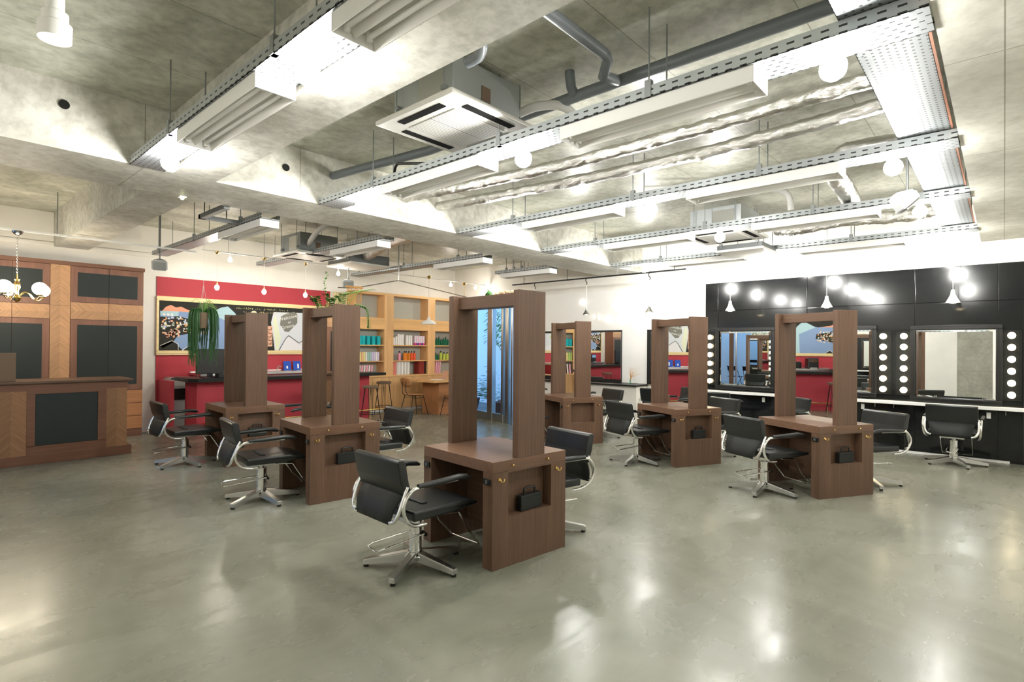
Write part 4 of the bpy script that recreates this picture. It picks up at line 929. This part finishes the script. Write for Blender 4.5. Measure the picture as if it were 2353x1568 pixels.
# ------------------------------------------------------------------ mirror wall furniture
t = thing('mirror_counter', 'long white counter ledge under the framed mirrors', 'counter', (0, 0, 0))
B(9.6, XW - .036, -.20, 4.03, .70, .742, bev=.004).build('ledge', 'whitep', t)
for (y, z) in ((3.02, .63), (1.59, .63), (.15, .62)):
    s = B(XW - .043, XW - .035, y - .022, y + .022, z - .045, z + .035, bev=.002).build('wall_socket', 'whitep', None); tag(s, 'white socket below the ledge, ' + {3.02: 'under the leftmost framed mirror', 1.59: 'right of the front right-row station', .15: 'right of the chair at the large mirror'}[y], 'socket')
def hooks_small(y): 
    m = MB(); m.tube([(XW - .05, y, .69), (XW - .07, y, .66), (XW - .06, y, .635)], .004, 6); tag(m.build('hook', 'chrome'), 'small chrome hook under the white ledge at ' + ('its right end' if y < 0 else 'the middle left' if y > 1.3 else 'the middle right'), 'hook')
for y in (1.43, 1.2, -.02): hooks_small(y)
def framed_mirror(label, yc, w2, z0, z1):
    t = thing('framed_mirror', label, 'mirror', (XW - .036, yc, 0), group='black-framed bevelled mirrors')
    fw = .062; b = MB()
    for (y0, y1, a, c) in ((-w2 - fw, w2 + fw, z1, z1 + fw), (-w2 - fw, w2 + fw, z0 - fw, z0), (-w2 - fw, -w2, z0, z1), (w2, w2 + fw, z0, z1)):
        b.box(-.045, 0, y0, y1, a, c, bev=.006)
    for (y0, y1, a, c) in ((-w2 - .02, w2 + .02, z1, z1 + .02), (-w2 - .02, w2 + .02, z0 - .02, z0), (-w2 - .02, -w2, z0, z1), (w2, w2 + .02, z0, z1)):
        b.box(-.055, 0, y0, y1, a, c, bev=.004)
    b.build('frame', mat('black_lacquer_frame', (.012, .012, .012), .25, spec=.6), t)
    e = .035; b = MB()
    A = [(-.02, -w2, z0), (-.02, w2, z0), (-.02, w2, z1), (-.02, -w2, z1)]; C = [(-.024, -w2 + e, z0 + e), (-.024, w2 - e, z0 + e), (-.024, w2 - e, z1 - e), (-.024, -w2 + e, z1 - e)]
    b.poly(C)
    for i in range(4): j = (i + 1) % 4; b.poly([A[i], A[j], C[j], C[i]])
    b.build('mirror_glass', 'mirror', t, False); return t
framed_mirror('black-framed mirror left on the black wall, reflecting the blue doorway', 3.335, .435, .835, 1.79)
framed_mirror('black-framed mirror half hidden behind the front right-row station', 1.91, .435, .835, 1.79)
framed_mirror('black-framed mirror at the far right, reflecting the concrete wall', .51, .435, .815, 1.775)
def vanity(label, y):
    t = thing('vanity_light', label, 'mirror light', (XW - .036, y, 0), group='columns of round mirror bulbs')
    B(-.02, 0, -.1, .1, .83, 1.76, bev=.003).build('backplate', 'gblack', t)
    for k in range(6):
        z = .905 + k * .156
        b = MB().ball((-.055, 0, z), .043, 14).build('bulb', 'vanon', t); MB().cyl((-.03, 0, z), (-.018, 0, z), .018, 12).build('bulb_socket', 'chrome', b)
    return t
vl = vanity('column of six glowing bulbs, farthest left, beside the middle right-row station', 3.925)
dup(vl, (XW - .036, 1.33, 0), label='column of six glowing bulbs, the left of the close pair'); dup(vl, (XW - .036, 1.08, 0), label='column of six glowing bulbs, the right of the close pair'); dup(vl, (XW - .036, -.075, 0), label='column of six glowing bulbs at the right edge of the photo')
# white low unit with black shelf and the frameless mirrors
t = thing('low_unit', 'low white unit with a thin black top along the white wall', 'counter', (0, 0, 0))
B(9.35, XW - .031, 5.20, 10.4, 0, .745).build('unit_body', 'white', t, False); B(9.3, XW - .031, 5.17, 10.42, .745, .775, bev=.003).build('shelf_top', 'blackp', t)
def strip_mirror(label, y0, y1, side):
    t = thing('wall_mirror', label, 'mirror', (XW - .03, 0, 0)); yc = (y0 + y1) / 2; g = B(-.004, .004, y0 - yc, y1 - yc, .84, 1.8).build('mirror_glass', 'mirror', t, False); g.location = (-.022, yc, 0); g.rotation_euler = (0, 0, math.radians(-.6) if not side else 0)
    b = MB(); b.box(-.035, 0, y0 - .005, y1 + .005, 1.795, 1.84, bev=.003); b.box(-.035, 0, y0 - .005, y1 + .005, .778, .85, bev=.003); b.box(-.03, 0, y0 - .004, y0 + .004, .85, 1.795)
    if side: b.box(-.035, 0, y1 - .075, y1 + .005, .85, 1.795, bev=.003)
    b.box(-.006, 0, y0, y1, .82, 1.8); b.build('frame', 'blackp', t); return t
strip_mirror('wide black-edged mirror on the white wall, reflecting the bar', 5.75, 8.3, False); strip_mirror('black-framed mirror hidden behind the middle right-row station', 4.2, 5.17, True)
t = thing('grass_vase', 'slim glass vase with dried orange grass on the black-topped unit', 'vase', (9.5, 5.42, .776))
MB().lathe([(0, 0), (.02, 0), (.022, .01), (.014, .09), (.012, .1)], seg=14).build('vase', 'bglass', t)
m = MB()
for k in range(26):
    a = rs.uniform(0, 2 * PI); s = rs.uniform(.05, .2); h = rs.uniform(.2, .36); m.tube([(0, 0, .02), (.1 * s * math.cos(a), .1 * s * math.sin(a) - .02, .14), (s * .5 * math.cos(a), s * .5 * math.sin(a) - .06, h * .75), (s * .8 * math.cos(a), s * math.sin(a) - .1, h)], [.0025, .001], 4, smooth=2)
m.build('dried_grass', 'straw', t)

# ------------------------------------------------------------------ plants
def leaf(b, p, d, L, wd, droop=.3):
    d = Vector(d).normalized(); s = d.cross(Vector((0, 0, 1))); s = s.normalized() if s.length > .01 else Vector((1, 0, 0)); p = Vector(p)
    a = p + d * L * .45 + Vector((0, 0, -.02 * droop)); e = p + d * L - Vector((0, 0, L * droop))
    b.poly([p, a + s * wd / 2, e, a - s * wd / 2])
t = thing('hanging_plant', 'trailing green string cactus in a hanging clay pot before the chalkboard', 'plant', (2.89, 8.5, 1.72))
MB().lathe([(0, 0), (.045, 0), (.075, .2), (.08, .22), (.07, .22), (.065, .19), (0, .18)], seg=20).build('pot', 'terra', t)
m = MB()
for k in range(190):
    a = rs.uniform(-1.85 + .42, -1.85 + 2 * PI - .42); r0 = rs.uniform(.02, .06); r1 = rs.uniform(.1, .19); L = rs.uniform(.25, .75) * (1 if rs.random() < .9 else 1.3); c, s = math.cos(a), math.sin(a)
    m.tube([(c * r0, s * r0, .2), (c * r1 * .75, s * r1 * .75, .27), (c * r1, s * r1, .19), (c * r1 * 1.05, s * r1 * 1.05, .19 - L * .5), (c * r1 + rs.uniform(-.02, .02), s * r1, .19 - L)], [.0055, .003], 5, smooth=2)
m.build('trailing_stems', 'cactus', t)
m = MB()
for k in range(26):
    a = rs.uniform(0, 2 * PI); e = (math.cos(a) * rs.uniform(.05, .2), math.sin(a) * .15, rs.uniform(.28, .42)); m.tube([(0, 0, .2), (e[0] * .5, e[1] * .5, e[2]), (e[0] * 1.2, e[1], e[2] - .05)], .003, 4, smooth=3)
m.build('upright_shoots', 'leafl', t)
m = MB()
for k in range(3): a = 2 * PI * k / 3; m.cyl((.07 * math.cos(a), .07 * math.sin(a), .21), (0, 0, .62), .002, 5)
m.cyl((0, 0, .62), (0, 0, 2.94 - 1.72), .002, 5); m.build('hanger_cord', 'cord', t)
# vines on the second tower
Bp, l, d, a_ = STN[1]
t = thing('leafy_arrangement', 'leafy trailing vines lying on the top of the second station in the left row', 'plant', (Bp + l * .4 + d * .355 + Vector((0, 0, SH - .012))))
t.rotation_euler = (0, 0, a_)
m = MB(); m2 = MB()
for k in range(9):
    x0 = rs.uniform(-.33, .3); y0 = rs.uniform(-.04, .04); a = rs.uniform(0, 2 * PI); L = rs.uniform(.08, .22)
    P = [Vector((x0, y0, .0)), Vector((x0 + L * .4 * math.cos(a), y0 + L * .4 * math.sin(a), .07 + rs.uniform(0, .05))), Vector((x0 + L * math.cos(a), y0 + L * math.sin(a) * .6, rs.uniform(.04, .14)))]
    C = catmull(P, 6); m2.tube(C, .0035, 5)
    for q, c in enumerate(C[1:]):
        for s in (1, -1): an = a + s * 1.1; leaf(m, c, (math.cos(an), math.sin(an), .55), .06, .04)
P = catmull([Vector((.36, -.1, .02)), Vector((.33, -.1, .14)), Vector((.36, -.08, .26)), Vector((.33, -.1, .4))], 7); m2.tube(P, [.005, .002], 5)
for q, c in enumerate(P): 
    for s in (1, -1): leaf(m, c, (s * math.cos(q), math.sin(q * 1.3), .4), .04, .022, .1)
# stem hanging down the right side of the front pillar
P = catmull([Vector((-.34, -.17, .0)), Vector((-.38, -.2, -.06)), Vector((-.37, -.2, -.16)), Vector((-.39, -.19, -.22))], 6)
P = catmull([Vector((-.3, -.12, .03)), Vector((-.33, -.22, .0)), Vector((-.34, -.24, -.1)), Vector((-.32, -.25, -.19))], 6); m2.tube(P, .0035, 5)
for q, c in enumerate(P):
    for s in (1, -1): leaf(m, c, (s * .7, -.5, -.2), .05, .02)
for k in range(4):
    x0 = -.3 + k * .14; C = catmull([Vector((x0, -.05, .02)), Vector((x0 - .08, -.12, .14)), Vector((x0 - .2, -.2, .17))], 7); m2.tube(C, .003, 5)
    for c in C:
        for s in (1, -1): leaf(m, c, (-.5, s * .8, .1), .055, .024)
m.build('leaves', 'leaf', t, False); m2.build('stems', 'leafl', t)
Bp, l, d, a_ = STN[0]
t = thing('orchid_leaves', 'two upright green leaves with pale orchid flowers on top of the front station', 'plant', (Bp + l * .42 + d * .355 + Vector((0, 0, SH - .012)))); t.rotation_euler = (0, 0, a_)
m = MB()
for x0, ang, L in ((.1, .9, .07), (.02, -1.0, .11), (.06, -.5, .05)):
    dv = Vector((-math.sin(ang) * .7, 0, math.cos(ang))); s = Vector((.35, .9, 0)).normalized() * .016; p = Vector((x0, 0, 0)); m.poly([p - s * .4, p + dv * L * .5 - s, p + dv * L, p + dv * L * .5 + s, p + s * .4])
m.build('leaves', 'leaf', t, False)
m = MB()
for k in range(9): m.ball((-.02 - k * .03, rs.uniform(-.02, .02), .012 + rs.uniform(0, .012)), .013, 8)
m.build('flowers', flat('pale_orchid', (.8, .6, .35)), t)
# plants and furniture outside the shop front
for (y, x, lab) in ((10.25, -1.35, 'bushy plant in a brown planter outside the glass front'), (9.1, -1.32, 'bushy plant in a dark planter behind the small tree outside')):
    t = thing('potted_shrub', lab, 'plant', (x, y, -.02)); MB().lathe([(0, 0), (.13, 0), (.2, .3), (.21, .32), (.18, .32), (0, .28)], seg=20).build('pot', 'terrad', t); m = MB()
    for k in range(260):
        u, v = rs.uniform(0, 2 * PI), rs.uniform(.1, 1); r = .12 + .3 * v; leaf(m, (r * .8 * math.cos(u), r * 1.1 * math.sin(u), .35 + .75 * v * rs.random()), (math.cos(u), math.sin(u), .3), .12, .05)
    m.build('foliage', 'leaf', t, False)
t = thing('potted_tree', 'slender young tree outside the glass front', 'tree', (-1.95, 9.7, -.02)); MB().lathe([(0, 0), (.15, 0), (.2, .28), (.17, .28), (0, .25)], seg=20).build('pot', 'terrad', t)
m = MB(); m.tube([(0, 0, .2), (.03, .02, .8), (-.02, .05, 1.3), (.02, 0, 1.8), (0, 0, 2.2)], [.02, .006], 8, smooth=3); m.tube([(-.0, .04, 1.25), (.1, .25, 1.6), (.12, .4, 1.95)], [.01, .004], 6, smooth=2); m.tube([(.0, .0, 1.4), (-.05, -.2, 1.75), (-.05, -.35, 2.0)], [.01, .004], 6, smooth=2); m.build('trunk', 'bark', t); m = MB()
for k in range(420):
    u, ph = rs.uniform(0, 2 * PI), rs.uniform(-1, 1); r = rs.uniform(.2, .55); leaf(m, (r * .8 * math.cos(u), r * math.sin(u), 1.95 + .4 * ph), (math.cos(u), math.sin(u), -.2), .13, .04)
m.build('foliage', 'leafl', t, False)
for k, (y, lab) in enumerate(((7.05, 'blue folding chair outside the doorway, the right of two'), (7.6, 'blue folding chair outside the doorway, the left of two'))):
    t = thing('folding_chair', lab, 'chair', (-1.7, y, -.02), .3 * k, 'folding chairs outside')
    for s in (1, -1):
        MB().cyl((-.22, s * .2, 0), (.18, s * .2, .86), .01, 8).build('leg', 'blackm', t); MB().cyl((.22, s * .18, 0), (-.2, s * .18, .46), .01, 8).build('leg', 'blackm', t)
    B(-.2, .17, -.19, .19, .44, .46).build('seat', 'blackm', t, False); B(.13, .15, -.2, .2, .68, .84).build('backrest', 'blackm', t, False)
